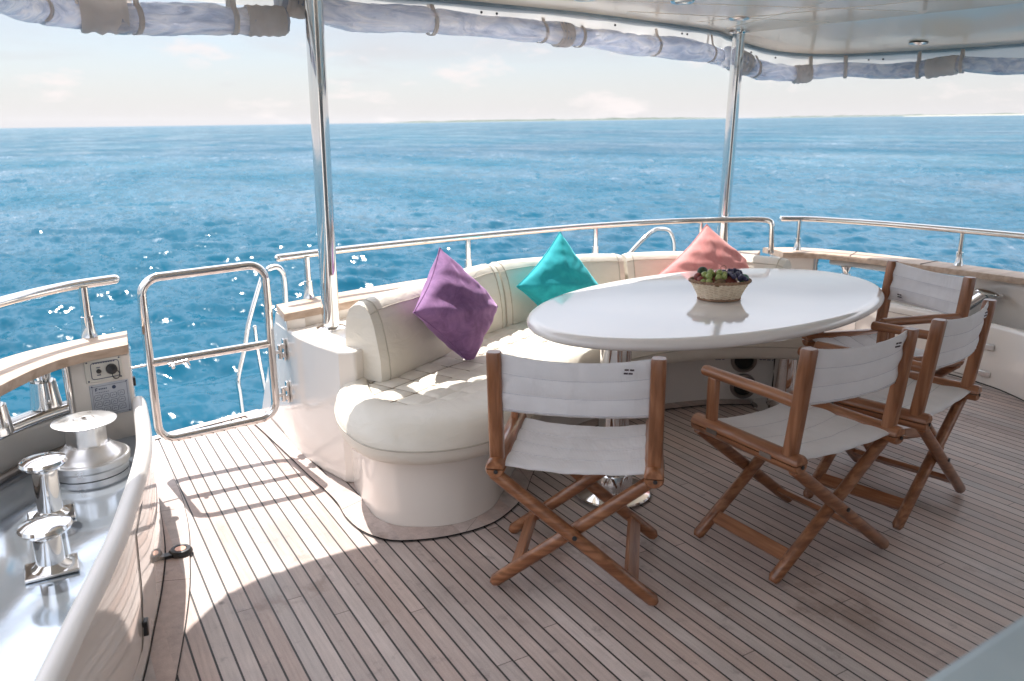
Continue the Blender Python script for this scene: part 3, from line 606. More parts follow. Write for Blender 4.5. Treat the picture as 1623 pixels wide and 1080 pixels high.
# quilted seat pad
PB = [(1.19, 3.11), (1.4, 3.245), (1.58, 3.36), (1.85, 3.55), (2.1, 3.69), (2.33, 3.785), (2.6, 3.825), (2.85, 3.80), (3.1, 3.745), (3.33, 3.665), (3.5, 3.53), (3.60, 3.36), (3.66, 3.19)]
pb = resample(catmull([(x, y, 0) for x, y in PB], 10), 120)
padb = resample([p + n_ * 0.1 for p, n_ in zip(pb, nrm2(pb))], 600)
padf = resample(catmull([(x, y, 0) for x, y in SI], 14), 600)
padf2 = [p.lerp(q, -0.02) for p, q in zip(padf, padb)]
ca, sa = math.cos(math.radians(25)), math.sin(math.radians(25)); rows = []
for p, q in zip(padf2, padb):
    row = []
    for k in range(110):
        t = k / 109; c = p.lerp(q, t)
        a1 = (c.x * ca + c.y * sa) / 0.125; a2 = (-c.x * sa + c.y * ca) / 0.125
        g1 = abs(a1 - round(a1)) * 2; g2 = abs(a2 - round(a2)) * 2
        hgt = 0.0115 * (min(1, g1 * 2.6) ** 0.5) * (min(1, g2 * 2.6) ** 0.5)
        row.append(c + V((0, 0, 0.449 + hgt + 0.003 * fnoise(c.x * 6, c.y * 6))))
    rows.append(row)
b = MB(); b.grid(rows); b.build('quilted_pad', 'leather', sofa, sharp=80)
m_ = MB()
def pad_z(x_, y_): return 0.4525 + 0.003 * fnoise(x_ * 6, y_ * 6)
def in_pad(x_, y_):
    c = V((x_, y_, 0)); i = min(range(0, 600, 8), key=lambda k: (padf2[k].lerp(padb[k], .5) - c).length)
    best = min(range(max(0, i - 14), min(600, i + 15)), key=lambda k: ((c - padf2[k]).cross(padb[k] - padf2[k])).length / (padb[k] - padf2[k]).length)
    d_ = padb[best] - padf2[best]; t_ = (c - padf2[best]).dot(d_) / d_.length_squared
    return 0.02 < t_ < 0.96 and ((c - padf2[best]).cross(d_)).length / d_.length < 0.02
for fam in (0, 1):
    for n_ in range(-24, 48):
        run = []
        for k in range(-200, 400):
            w_ = k * 0.015; a_ = n_ * 0.125
            x_, y_ = (a_ * ca - w_ * sa, a_ * sa + w_ * ca) if fam == 0 else (w_ * ca - a_ * sa, w_ * sa + a_ * ca)
            ok = 1.0 < x_ < 4.0 and 2.7 < y_ < 4.0 and in_pad(x_, y_)
            if ok: run.append((x_, y_, pad_z(x_, y_)))
            if (not ok or k == 399) and run:
                if len(run) > 2: m_.tube(run, 0.0021, 5)
                run = []
M['stitch_tan'] = mat_noise('stitch_tan', (0.33, 0.28, 0.22), (0.40, 0.34, 0.27), 20, 0.7)
m_.build('quilt_stitching', 'stitch_tan', sofa)
# backrests
def backrest(t0, t1, zc0, zc1, seam=True, thick=0.2):
    n_ = 48; P = resample(pb, 400); a = int(t0 * 399); c = int(t1 * 399)
    pts = P[a:c + 1]; pts = resample(pts, n_); nn_ = nrm2(pts); rings = []
    for i, (p, nv) in enumerate(zip(pts, nn_)):
        u = i / (n_ - 1); zc_ = zc0 + (zc1 - zc0) * u
        e = min(u, 1 - u) * n_ / 3.0; sh = 1 - 0.5 * max(0, 1 - e) ** 2     # rounded ends
        tg = V((nv.y, -nv.x, 0))
        inset = 0.02 * max(0, 1 - e) ** 2
        sec = []
        H_ = zc_ - 0.458
        prof = [(0.0, 0.0), (-0.004, 0.06), (0.002, 0.30), (0.016, 0.55), (0.032, 0.74), (0.050, 0.88), (0.073, 0.965), (0.105, 1.0), (0.14, 0.985), (0.172, 0.92), (0.193, 0.80), (0.203, 0.62), (0.206, 0.3), (0.20, 0.0)]
        for d_, h_ in prof:
            dd = 0.1 + (d_ - 0.1) * (1 - 0.12 * max(0, 1 - e) ** 2); hh = H_ * h_ * (1 - 0.035 * max(0, 1 - e) ** 2)
            wv = 0.004 * fnoise(p.x * 5 + 3, p.y * 5, h_ * 4) + 0.0025 * fnoise(p.x * 16, p.y * 16, h_ * 9)
            sec.append(p + nv * (dd + wv) + V((0, 0, 0.458 + hh + wv)) + tg * 0)
        rings.append(sec)
    m_ = MB(); m_.loft(rings); bk = m_.build('backrest', 'leather', sofa, sharp=55)
    m_ = MB(); q = 4
    for idx in (2, n_ - 3): m_.tube([v + (v - rings[idx][0].lerp(rings[idx][-1], .5)).normalized() * 0.0005 for v in rings[idx]], 0.0034, 6, cap=False)
    m_.tube([r[5] + V((0, 0, 0.0005)) for r in rings], 0.003, 6); m_.build('piping', 'piping', bk)
    return bk
backrest(0.0, 0.387, 0.803, 0.80); backrest(0.393, 0.685, 0.797, 0.772); backrest(0.692, 1.0, 0.772, 0.765)
# speaker grilles and their small lettering on the sofa front
ftan = V((0.831, -0.556, 0)); fnor = V((-0.556, -0.831, 0)); A_ = fnor.to_track_quat('Z', 'Y').to_matrix(); RS = Matrix((ftan, -fnor, V((0, 0, 1)))).transposed()
for c_ in (V((3.335, 3.108, 0.240)), V((3.34, 3.105, 0.086))):
    m_ = MB(); m_.lathe([(0.050, -0.012), (0.073, -0.012), (0.075, 0.002), (0.071, 0.012), (0.057, 0.014), (0.052, 0.006)], 36, c_, A_)
    rg = m_.build('speaker_ring', 'ringgrey', sofa)
    m_ = MB(); m_.lathe([(0.052, 0.0), (0.052, 0.006), (0.03, 0.009), (0.0, 0.010)], 36, c_, A_); m_.build('speaker_grille', 'screen', rg)
for (u0, z0, lens) in ((0.100, 0.272, (0.018, 0.016, 0.013, 0.018)), (0.092, 0.246, (0.014, 0.018, 0.020, 0.014)), (-0.155, 0.246, (0.012, 0.016, 0.014))):
    x_ = u0; m_ = MB()
    for l_ in lens: m_.box(V((3.335, 3.108, z0)) + ftan * x_ + fnor * (0.004 + 0.6 * x_ * x_), (l_, 0.002, 0.005), RS); x_ += l_ + 0.005
    m_.build('small_lettering', 'ink', sofa)

# ------------------------------------------------------------------ scatter cushions
def pillow(name, Lc, Rc, Tc, Bc, thick, mat, label, seed, face):
    Lc, Rc, Tc, Bc = map(V, (Lc, Rc, Tc, Bc)); n_ = 46
    nv = (Rc - Lc).cross(Tc - Bc).normalized()
    if nv.dot(V(face)) < 0: nv = -nv
    mb = MB()
    def pt(u, v, side):
        base = Tc * (1 - u) * (1 - v) + Rc * u * (1 - v) + Lc * (1 - u) * v + Bc * u * v
        cen = (Lc + Rc + Tc + Bc) / 4
        su = (4 * u * (1 - u)); sv = (4 * v * (1 - v))
        infl = (su * sv) ** 0.42
        # sides pull in between the pointed corners
        pull = 0.10 * ((1 - sv) ** 3 * su + (1 - su) ** 3 * sv)
        base = base.lerp(cen, pull)
        wr = 0.006 * fnoise(u * 4 + seed, v * 4, side) + 0.010 * fnoise(u * 3 + v * 6 + seed, v * 2, side * 2)
        r_ = math.hypot(u - 0.5, v - 0.5) * 2
        wr += 0.004 * fnoise(u * 9 + seed, v * 9, side * 3) + 0.0045 * math.sin(14 * math.atan2(v - .5, u - .5) + 3 * fnoise(u * 3, v * 3, seed)) * max(0, min(1, (r_ - .45) * 2)) * infl
        crease = -0.018 * math.exp(-((u - v) / 0.05) ** 2) * max(0, 0.5 - u) * infl if side > 0 else 0
        ridge = 0.016 * math.exp(-((u + v - 1.08) / 0.10) ** 2) * infl if side > 0 else 0
        q_ = base + nv * side * (thick * 0.5 * infl + wr * min(1, infl * 2) + crease + ridge)
        if q_.z < 0.468: q_ = V((q_.x, q_.y, 0.468 - (0.468 - q_.z) * 0.12)) + nv * (0.468 - q_.z) * 0.5 * side
        return q_
    for side in (1, -1):
        mb.grid([[pt(i / n_, j / n_, side) for j in range(n_ + 1)] for i in range(n_ + 1)])
    bmv = mb.build(name, mat, sharp=80)
    me = bmv.data; bm = bmesh.new(); bm.from_mesh(me); bmesh.ops.remove_doubles(bm, verts=bm.verts, dist=0.0006); bmesh.ops.recalc_face_normals(bm, faces=bm.faces)
    for e in bm.edges: e.smooth = True
    bm.to_mesh(me); bm.free()
    tag(bmv, label, 'cushion', 'velvet scatter cushions on the sofa')
    edge = [pt(i / n_, 0, 0) for i in range(n_)] + [pt(1, j / n_, 0) for j in range(n_)] + [pt(1 - i / n_, 1, 0) for i in range(n_)] + [pt(0, 1 - j / n_, 0) for j in range(n_)]
    m_ = MB(); m_.tube(edge, 0.0035, 6, closed=True); m_.build('seam_piping', mat, bmv)
    return bmv
pillow('scatter_cushion', (1.362, 3.165, 0.735), (1.868, 3.320, 0.675), (1.60, 3.385, 0.972), (1.668, 3.225, 0.435), 0.21, 'purple', 'purple velvet cushion standing on its corner at the near end of the sofa', 1.0, (-0.2, -1, 0.3))
pillow('scatter_cushion', (2.19, 3.68, 0.682), (2.72, 3.62, 0.62), (2.53, 3.775, 0.945), (2.42, 3.64, 0.44), 0.20, 'teal', 'teal blue velvet cushion standing on its corner in the middle of the sofa', 5.3, (-0.1, -1, 0.3))
pillow('scatter_cushion', (3.02, 3.56, 0.655), (3.80, 3.40, 0.63), (3.47, 3.60, 0.945), (3.38, 3.44, 0.44), 0.20, 'pink', 'salmon pink velvet cushion at the far end of the sofa behind the fruit basket', 9.7, (-0.2, -1, 0.3))

# ------------------------------------------------------------------ table
tcx, tcy, ta, tb, trot = 2.70, 2.71, 1.045, 0.612, math.radians(9)
tab = thing('dining_table', 'large glossy white oval table on two polished steel columns', 'table', (tcx, tcy, 0), 0)
m_ = MB(); rings = []
prof = [(-0.17, 0.700), (-0.04, 0.694), (-0.012, 0.698), (-0.003, 0.706), (0.0, 0.716), (-0.003, 0.726), (-0.011, 0.735), (-0.026, 0.7405), (-0.045, 0.742)]
n_ = 128
for d_, z_ in prof:
    rings.append([V((tcx + (ta + d_) * math.cos(a) * math.cos(trot) - (tb + d_) * math.sin(a) * math.sin(trot), tcy + (ta + d_) * math.cos(a) * math.sin(trot) + (tb + d_) * math.sin(a) * math.cos(trot), z_)) for a in [2 * PI * k / n_ for k in range(n_)]])
m_.loft(rings); m_.build('table_top', 'tabletop', tab, sharp=60)
for px_, py_ in ((1.965, 2.515), (3.43, 2.90)):
    m_ = MB(); m_.lathe([(0.063, 0.02), (0.063, 0.66), (0.11, 0.685), (0.13, 0.6995)], 40, (px_, py_, 0)); ped = m_.build('pedestal', 'chrome', tab)
    m_ = MB(); m_.lathe([(0.163, 0.0085), (0.163, 0.012), (0.158, 0.017), (0.10, 0.024), (0.086, 0.028), (0.082, 0.10), (0.078, 0.108), (0.064, 0.110)], 48, (px_, py_, 0)); m_.build('base_plate', 'chrome', ped)

# ------------------------------------------------------------------ fruit basket
bx, by, bz = 2.665, 2.66, 0.7425
bas = thing('fruit_basket', 'small oval wicker basket of fruit on the white table', 'basket', (bx, by, bz))
M['wicker'] = mat_noise('pale_wicker', (0.76, 0.63, 0.47), (0.90, 0.79, 0.64), 60, 0.6)
M['wicker_dark'] = mat_noise('brown_wicker', (0.26, 0.15, 0.09), (0.38, 0.24, 0.15), 60, 0.6)
th0 = math.radians(-59.6)    # long axis lies across the view
bu = V((math.cos(math.radians(-30.4)), math.sin(math.radians(-30.4)), 0)); bv = V((-bu.y, bu.x, 0))
def bpt(a, rr_, z_): return V((bx, by, bz + z_)) + bu * math.cos(a) * rr_ + bv * math.sin(a) * rr_ * 0.78
def brad(t): return 0.093 + 0.040 * t ** 1.25
m_ = MB(); NW = 30
for row in range(12):
    t = (row + 0.7) / 12.6; path = []
    for k in range(NW * 4):
        a = 2 * PI * k / (NW * 4); ph = (1 if row % 2 else -1) * 0.0032 * math.cos(NW * a / 1.0 * 0.5 * 2 / 2)
        path.append(bpt(a, brad(t) + ph, 0.008 + t * 0.076))
    m_.tube(path, 0.0030, 6, closed=True)
m_.build('woven_side', 'wicker', bas)
m_ = MB()
for k in range(NW):
    a = 2 * PI * (k + 0.5) / NW
    m_.tube([bpt(a, brad(t / 6), 0.004 + t / 6 * 0.082) for t in range(7)], 0.0028, 6)
m_.build('stakes', 'wicker', bas)
for zz, rr_, r_ in ((0.0875, brad(1.02) + 0.002, 0.0048), (0.0055, 0.093, 0.0042)):
    m_ = MB()
    for ph in (0, PI):
        m_.tube([bpt(2 * PI * k / 180, rr_ + 0.003 * math.cos(24 * 2 * PI * k / 180 + ph), zz + 0.0032 * math.sin(24 * 2 * PI * k / 180 + ph)) for k in range(180)], r_, 6, closed=True)
    m_.build('rim' if zz > 0.05 else 'foot_ring', 'wicker_dark', bas)
m_ = MB(); m_.lathe([(0.0, 0.004), (0.09, 0.004), (0.09, 0.010), (0, 0.012)], 36, (bx, by, bz)); m_.build('basket_bottom', 'wicker_dark', bas)
FR = {}
FR['green_grape'] = mat_noise('green_grape', (0.28, 0.36, 0.10), (0.42, 0.47, 0.17), 30, 0.28, spec=0.6)
FR['dark_grape'] = mat_noise('dark_grape', (0.018, 0.020, 0.055), (0.06, 0.05, 0.12), 60, 0.35, 0.5)
FR['red_fruit'] = mat_noise('red_fruit', (0.17, 0.028, 0.03), (0.33, 0.09, 0.06), 30, 0.5)
FR['avocado'] = mat_noise('avocado', (0.02, 0.045, 0.025), (0.05, 0.085, 0.04), 60, 0.45, bump=0.3, bscale=120, bdist=0.003)
FR['lime'] = mat_noise('lime', (0.035, 0.16, 0.085), (0.07, 0.24, 0.12), 60, 0.4, bump=0.2, bscale=150, bdist=0.002)
FR['kiwi'] = mat_noise('kiwi', (0.15, 0.095, 0.05), (0.23, 0.15, 0.08), 80, 0.8)
def fp(u, v, z_): return V((bx, by, bz)) + bu * u + bv * v + V((0, 0, z_))
def fruit(name, spheres, mat, label, cat, group=None, stalk=None):
    m_ = MB()
    for (u, v, z_, r_, *sc) in spheres: m_.sphere(fp(u, v, z_), r_, 10, sc[0] if sc else (1, 1, 1))
    o_ = m_.build(name, FR[mat]); tag(o_, label, cat, group)
    if stalk:
        q = MB(); q.tube([fp(*p) for p in stalk], 0.0013, 6); q.build('stalk', 'wicker_dark', o_)
    return o_
rnd = random.Random(3)
gg = [(-0.075, -0.02, 0.113, 0.0185), (-0.062, -0.045, 0.112, 0.0165), (-0.052, -0.028, 0.128, 0.016), (-0.066, -0.068, 0.093, 0.0145), (-0.091, -0.06, 0.091, 0.0135)]
fruit('green_grapes', gg, 'green_grape', 'pale green grapes at the left of the basket', 'grapes', 'fruit in the basket', [(-0.06, -0.03, 0.13), (-0.05, -0.01, 0.14), (-0.035, 0.0, 0.142)])
gg = [(-0.012, -0.03, 0.125, 0.0165), (-0.022, -0.055, 0.108, 0.0155), (0.004, -0.052, 0.112, 0.0145), (-0.040, -0.01, 0.118, 0.0135), (0.012, -0.03, 0.12, 0.013)]
fruit('green_grapes', gg, 'green_grape', 'yellow green grapes in the middle of the basket behind the brown kiwi', 'grapes', 'fruit in the basket')
dg = []
for k in range(38):
    u = 0.016 + rnd.random() * 0.098; v = -0.072 + rnd.random() * 0.115
    z_ = 0.096 + 0.030 * (1 - ((u - 0.05) / 0.07) ** 2) * (0.45 + 0.55 * (v + 0.07) / 0.1) + rnd.uniform(-0.004, 0.006)
    dg.append((u, v, min(z_, 0.134), rnd.uniform(0.0095, 0.0118)))
fruit('dark_grapes', dg, 'dark_grape', 'heap of blue black grapes at the right of the basket', 'grapes', 'fruit in the basket', [(0.0, -0.01, 0.13), (-0.002, -0.01, 0.150), (0.012, -0.012, 0.158), (0.022, -0.012, 0.15), (0.02, -0.012, 0.135)])
fruit('plum', [(-0.105, -0.018, 0.106, 0.019)], 'red_fruit', 'dark red plum at the left end of the basket, behind the other', 'plum', 'fruit in the basket')
fruit('plum', [(-0.098, -0.045, 0.096, 0.0175)], 'red_fruit', 'lighter red plum at the left end of the basket, in front', 'plum', 'fruit in the basket')
fruit('avocado', [(-0.075, 0.03, 0.124, 0.022, (1.2, 0.9, 0.95))], 'avocado', 'dark green avocado at the back left of the basket', 'avocado', 'fruit in the basket')
fruit('kiwi', [(-0.020, -0.080, 0.086, 0.024, (1.35, 0.8, 0.9))], 'kiwi', 'brown kiwi at the front of the basket', 'kiwi', 'fruit in the basket')
fruit('lime', [(0.098, -0.03, 0.100, 0.024, (1.2, 0.9, 0.85))], 'lime', 'blue green lime at the right end of the basket', 'lime', 'fruit in the basket')
fruit('plum', [(0.0, 0.02, 0.112, 0.023), (-0.03, 0.02, 0.10, 0.02), (0.05, 0.05, 0.1, 0.022), (-0.04, -0.03, 0.075, 0.03), (0.04, -0.03, 0.07, 0.035), (0.0, 0.0, 0.06, 0.04)], 'red_fruit', 'red plums under the grapes in the middle of the basket', 'plum', 'fruit in the basket')

# ------------------------------------------------------------------ director's chairs
def half_round(x_, z_, r_, up_, y0, y1, n_=12):
    rings = []
    for y_ in (y0, y0 + 0.006, y1 - 0.006, y1):
        rr_ = r_ - (0.005 if y_ in (y0, y1) else 0)
        sec = [V((x_ + rr_ * math.cos(PI * k / n_), y_, z_ + (1 if up_ else -1) * rr_ * math.sin(PI * k / n_))) for k in range(n_ + 1)]
        rings.append(sec)
    m_ = MB(); m_.loft(rings); return m_
def make_chair(mark):
    t = thing('directors_chair', 'chair', 'chair', (0, 0, 0))
    B = lambda mb, name, mat, par=t, **k: mb.build(name, mat, par, local=True, **k)
    ZR = 0.452
    for s in (-1, 1):
        x_ = 0.25 * s
        up_r = B(half_round(x_, ZR + 0.0015, 0.031, True, -0.245, 0.245), 'seat_rail', 'chairwood', sharp=50)
        lo_r = B(half_round(x_, ZR - 0.003, 0.031, False, -0.243, 0.243), 'lower_rail', 'chairwood', sharp=50)
        q = MB(); q.lathe([(0.0, 0), (0.007, 0), (0.007, 0.003), (0, 0.004)], 12, (x_ + 0.004, -0.2445, ZR - 0.008), Matrix.Rotation(math.radians(90), 3, 'X')); q.build('screw', 'black', lo_r, local=True)
        q = MB()
        for yy in (-0.12, 0.13): q.box((x_ + s * 0.0305, yy, ZR - 0.001), (0.006, 0.05, 0.016))
        build_each(q, 'hinge', 'ringgrey', lo_r, local=True)
        # back post, raked aft
        sec = rrect(0.0235, 0.0225, 0.014, 4); rings = []
        for z_, y_ in ((ZR + 0.02, -0.195), (0.60, -0.21), (0.78, -0.228), (0.832, -0.233), (0.838, -0.2335)):
            k_ = 0.88 if z_ > 0.835 else 1
            rings.append([V((x_ + a * k_, y_ + b_ * k_, z_)) for a, b_ in sec])
        q = MB(); q.loft(rings); B(q, 'back_post', 'chairwood_z', sharp=40)
        q = MB(); q.box((x_, 0.165, 0.555), (0.026, 0.046, 0.175)); B(q, 'arm_post', 'chairwood_z', bevel=0.008)
        q = MB(); q.tube([(x_, -0.205, 0.652), (x_, -0.1, 0.655), (x_, 0.1, 0.655), (x_, 0.215, 0.655)], 0.0215, 16, flat=0.92, round_end=False); B(q, 'armrest', 'chairwood', bevel=0.006)
    # crossed legs: two frames sharing the pivot
    for s, yo in ((1, 0.222), (-1, 0.184)):
        for sy in (-1, 1):
            y_ = sy * yo; top_ = V((-0.245 * s, y_, ZR - 0.03)); foot = V((0.262 * s, y_, 0.022))
            d = (foot - top_).normalized(); q = MB()
            path = [top_ - d * 0.015, top_.lerp(foot, .3), top_.lerp(foot, .6), foot, foot + V((d.x * 0.012, 0, d.z * 0.018))]
            q.tube(path, [0.0205, 0.0215, 0.0215, 0.021, 0.013], 14, flat=1.05, upref=(0, 0, 1)); B(q, 'leg', 'chairwood_x', sharp=50)
        q = MB(); p0 = V((-0.245 * s, 0, ZR - 0.03)); p1 = V((0.262 * s, 0, 0.022)); c = p0.lerp(p1, 0.86); d = (p1 - p0).normalized()
        ang = math.atan2(d.z, d.x)
        q.box(c, (0.050, 2 * yo - 0.01, 0.019), Matrix.Rotation(-ang, 3, 'Y')); B(q, 'stretcher', 'chairwood', bevel=0.004)
    q = MB()
    for sy in (-1, 1): q.lathe([(0.0, 0), (0.008, 0), (0.008, 0.004), (0, 0.006)], 12, (0.008, sy * 0.243, 0.232), Matrix.Rotation(math.radians(90 * -sy), 3, 'X'))
    build_each(q, 'pivot_bolt', 'black', t, local=True)
    # seat sling
    rows = []
    for i in range(31):
        u = i / 30; row = []
        for j in range(41):
            v = j / 40; x_ = -0.238 + 0.476 * v; y_ = -0.222 + 0.444 * u
            sag = 0.024 * (1 - (2 * v - 1) ** 2) * (0.7 + 0.5 * math.sin(PI * u))
            hem = 0.006 * math.sin(PI * v) * (1 if u in (0, 1) else 0)
            sm_ = -0.004 * abs(math.sin(PI * u * 4)) ** 0.6 - 0.0035 * fnoise(x_ * 24, y_ * 7, 5) * math.sin(PI * v)
            row.append(V((x_, y_ + 0.010 * (1 - (2 * v - 1) ** 2) * (1 - 2 * u), ZR + 0.010 - sag - sm_ + 0.0035 * fnoise(x_ * 9, y_ * 9, 2) - hem)))
        rows.append(row)
    q = MB(); q.grid(rows); seat = B(q, 'seat_canvas', 'canvas', solid=0.004, sharp=80)
    q = MB()
    for r_ in (8, 15, 22): q.tube([p + V((0, 0, 0.0022)) for p in rows[r_]], 0.0010, 5)
    q.tube([p + V((0, 0.008, 0.003)) for p in rows[0]], 0.0012, 5); q.tube([p + V((0, -0.008, 0.003)) for p in rows[-1]], 0.0012, 5)
    q.build('seam', 'thread', seat, local=True)
    # back sling
    rows = []
    for i in range(25):
        u = i / 24; z_ = 0.642 + 0.193 * u; row = []
        for j in range(41):
            v = j / 40; x_ = -0.232 + 0.464 * v
            y0 = -0.21 - 0.023 * (z_ - 0.6) / 0.235
            bow = 0.028 * (1 - (2 * v - 1) ** 2)
            dz = -0.016 * (1 - (2 * v - 1) ** 2) * u
            sm_ = (-0.0045 * abs(math.sin(PI * u * 3)) ** 0.6 + 0.0015) * min(1, 6 * min(v, 1 - v))
            edge = math.exp(-min(v, 1 - v) * 14)
            fold = 0.004 * edge * math.sin(u * 17 + 2 * v) + 0.0045 * fnoise(x_ * 8, z_ * 10, 7) + 0.0030 * fnoise(x_ * 30, z_ * 9, 3) + 0.0035 * math.exp(-((v - .5 - .05 * math.sin(u * 5)) / .035) ** 2) * fnoise(u * 5, 4)
            row.append(V((x_, y0 - bow + sm_ + fold, z_ + dz)))
        rows.append(row)
    q = MB(); q.grid(rows); back = B(q, 'back_canvas', 'canvas', solid=0.005, sharp=80)
    q = MB()
    for r_ in (8, 16):
        for o_ in (-0.0038, 0.0038): q.tube([p + V((0, o_ * 0.72, 0)) for p in rows[r_]], 0.0010, 5)
    for o_ in (-0.0038, 0.0038): q.tube([p + V((0, o_, 0)) for p in rows[1]], 0.0011, 5)
    q.build('seam', 'thread', back, local=True)
    # little embroidered mark
    q = MB(); pch = MB()
    sgn = -1 if mark == 'rear' else 1; zc_ = 0.797 if mark == 'rear' else 0.672; xm = 0.165
    def by_(x_, z_):
        v = (x_ + 0.232) / 0.464; return -0.21 - 0.023 * (z_ - 0.6) / 0.235 - 0.028 * (1 - (2 * v - 1) ** 2)
    yy = by_(xm, zc_) + sgn * 0.0070
    for dz, xs in ((0.0055, (-0.009, 0.007)), (-0.0055, (-0.011, 0.003))):
        for dx in xs: q.box((xm + dx, yy + sgn * 0.002, zc_ + dz), (0.0125, 0.002, 0.0052))
    pch.lathe([(0.021, -0.001), (0.021, 0.001), (0.019, 0.0016), (0.0, 0.0016)], 24, (xm - 0.001, yy, zc_), Matrix.Rotation(math.radians(90 if sgn < 0 else -90), 3, 'X'), 1, 0.8)
    pt_ = pch.build('round_patch', 'canvas', back, local=True); q.build('embroidery', 'brown_ink', pt_, local=True)
    return t
GRP = "director's chairs round the table"
ch1 = make_chair('rear'); ch1.location = (1.503, 2.108, 0.0035); ch1.rotation_euler.z = -0.700
ch2 = copy_tree(ch1); ch2.location = (2.262, 1.842, 0.0035); ch2.rotation_euler.z = -0.005
ch3 = copy_tree(ch1); ch3.location = (2.915, 1.915, 0.0035); ch3.rotation_euler.z = 0.205
ch4 = make_chair('front'); ch4.location = (3.47, 2.372, 0.0035); ch4.rotation_euler.z = 1.30
for c_, l_ in ((ch1, "nearest director's chair, in front of the rounded sofa end, its white canvas back to us"),
               (ch2, "director's chair second from the left, its left armrest in full view against the sofa base"),
               (ch3, "dark teak director's chair on the open deck at the right, seen from behind"),
               (ch4, "director's chair at the far right tip of the table, its canvas back facing us sideways")):
    tag(c_, l_, 'chair', GRP)

# ------------------------------------------------------------------ roof posts
def post(x0, y0, z0, x1, y1, z1, label):
    t = thing('roof_post', label, 'post', (x0, y0, z0), 0, 'polished posts holding up the roof')
    m_ = MB(); m_.tube([(x0, y0, z0), (x0 + (x1 - x0) * .5, y0 + (y1 - y0) * .5, (z0 + z1) / 2), (x1, y1, z1)], 0.040, 32); m_.build('pole', 'chrome', t)
    m_ = MB(); m_.lathe([(0.068, 0.0), (0.068, 0.008), (0.055, 0.014), (0.042, 0.016)], 32, (x0, y0, z0)); m_.build('base_flange', 'chrome', t)
    m_ = MB(); m_.lathe([(0.042, -0.018), (0.058, -0.012), (0.066, -0.010), (0.066, 0.0)], 32, (x1, y1, z1)); m_.build('top_flange', 'chrome', t)
post(1.135, 3.615, 0.60, 1.150, 3.62, 2.113, 'tall polished steel post at the near end of the sofa, left one of two')
post(4.1, 4.10, 0.60, 4.105, 4.06, 2.113, 'polished steel post at the far corner beside the pink cushion, right one of two')

# ------------------------------------------------------------------ handrails
def rail_post(parent, x, y, z0, z1, r=0.0165, lean=(0, 0)):
    m_ = MB(); m_.lathe([(r, 0), (r, z1 - z0)], 20, (x, y, z0)); p_ = m_.build('rail_post', 'chrome', parent)
    m_ = MB(); m_.lathe([(r + 0.014, 0.0), (r + 0.0125, 0.006), (r + 0.007, 0.03), (r + 0.005, 0.075), (r + 0.005, 0.085), (r + 0.001, 0.087)], 24, (x, y, z0)); m_.build('post_socket', 'chrome', p_)
# left
hr = thing('handrail', 'polished handrail over the left bulwark with a free rounded end', 'handrail', (0.1, 3.5, 0.68), 0, 'polished handrails round the stern')
pth = catmull([(-1.05, 0.2, 0.90), (-0.85, 1.3, 0.90), (-0.60, 2.4, 0.90), (-0.37, 3.07, 0.90), (-0.149, 3.431, 0.90), (0.062, 3.644, 0.90), (0.257, 3.737, 0.90)], 8)
m_ = MB(); m_.tube(pth, 0.021, 18, round_end=True); m_.build('rail', 'chrome', hr)
rail_post(hr, 0.132, 3.672, 0.682, 0.89, 0.019); rail_post(hr, -0.60, 2.42, 0.682, 0.89, 0.019)
# centre
hr = thing('handrail', 'long polished handrail round the stern behind the sofa', 'handrail', (2.5, 4.2, 0.68), 0, 'polished handrails round the stern')
pth = catmull([(1.0, 3.953, 0.90), (1.311, 4.041, 0.90), (1.729, 4.114, 0.90), (2.145, 4.167, 0.90), (2.594, 4.205, 0.90), (3.093, 4.215, 0.90), (3.61, 4.16, 0.90), (3.88, 4.085, 0.90), (4.12, 3.985, 0.90), (4.25, 3.90, 0.90), (4.293, 3.865, 0.892), (4.306, 3.85, 0.87), (4.310, 3.847, 0.80), (4.315, 3.846, 0.68)], 8)
m_ = MB(); m_.tube(pth, 0.0195, 18, round_end=True); m_.build('rail', 'chrome', hr)
for x_, y_ in ((1.147, 3.985), (2.15, 4.167), (3.10, 4.215), (3.885, 4.083)): rail_post(hr, x_, y_, 0.682, 0.89)
# right
hr = thing('handrail', 'polished handrail along the right bulwark', 'handrail', (4.9, 3.3, 0.64), 0, 'polished handrails round the stern')
pth = catmull([(4.66, 4.075, 0.868), (4.84, 3.93, 0.866), (4.985, 3.52, 0.865), (5.075, 3.0, 0.865), (5.12, 2.55, 0.865), (5.15, 1.9, 0.865), (5.22, 0.8, 0.865)], 8)
m_ = MB(); m_.tube(pth, 0.0195, 18, round_end=True); m_.build('rail', 'chrome', hr)
for x_, y_ in ((4.765, 4.005), (5.085, 2.985), (5.15, 1.9)): rail_post(hr, x_, y_, 0.642, 0.86)
# loop rail astern
hl = thing('ladder_loop_rail', 'curved polished loop rail outside the stern behind the far backrest', 'rail', (3.9, 4.6, 0))
m_ = MB(); m_.tube(catmull([(3.42, 4.6, 0.30), (3.60, 4.6, 0.53), (3.717, 4.6, 0.642), (3.819, 4.6, 0.722), (3.90, 4.6, 0.772), (3.96, 4.6, 0.785), (4.05, 4.6, 0.768), (4.10, 4.6, 0.70), (4.116, 4.6, 0.602), (4.12, 4.6, 0.30)], 8), 0.017, 14, round_end=True); m_.build('tube', 'chrome', hl)
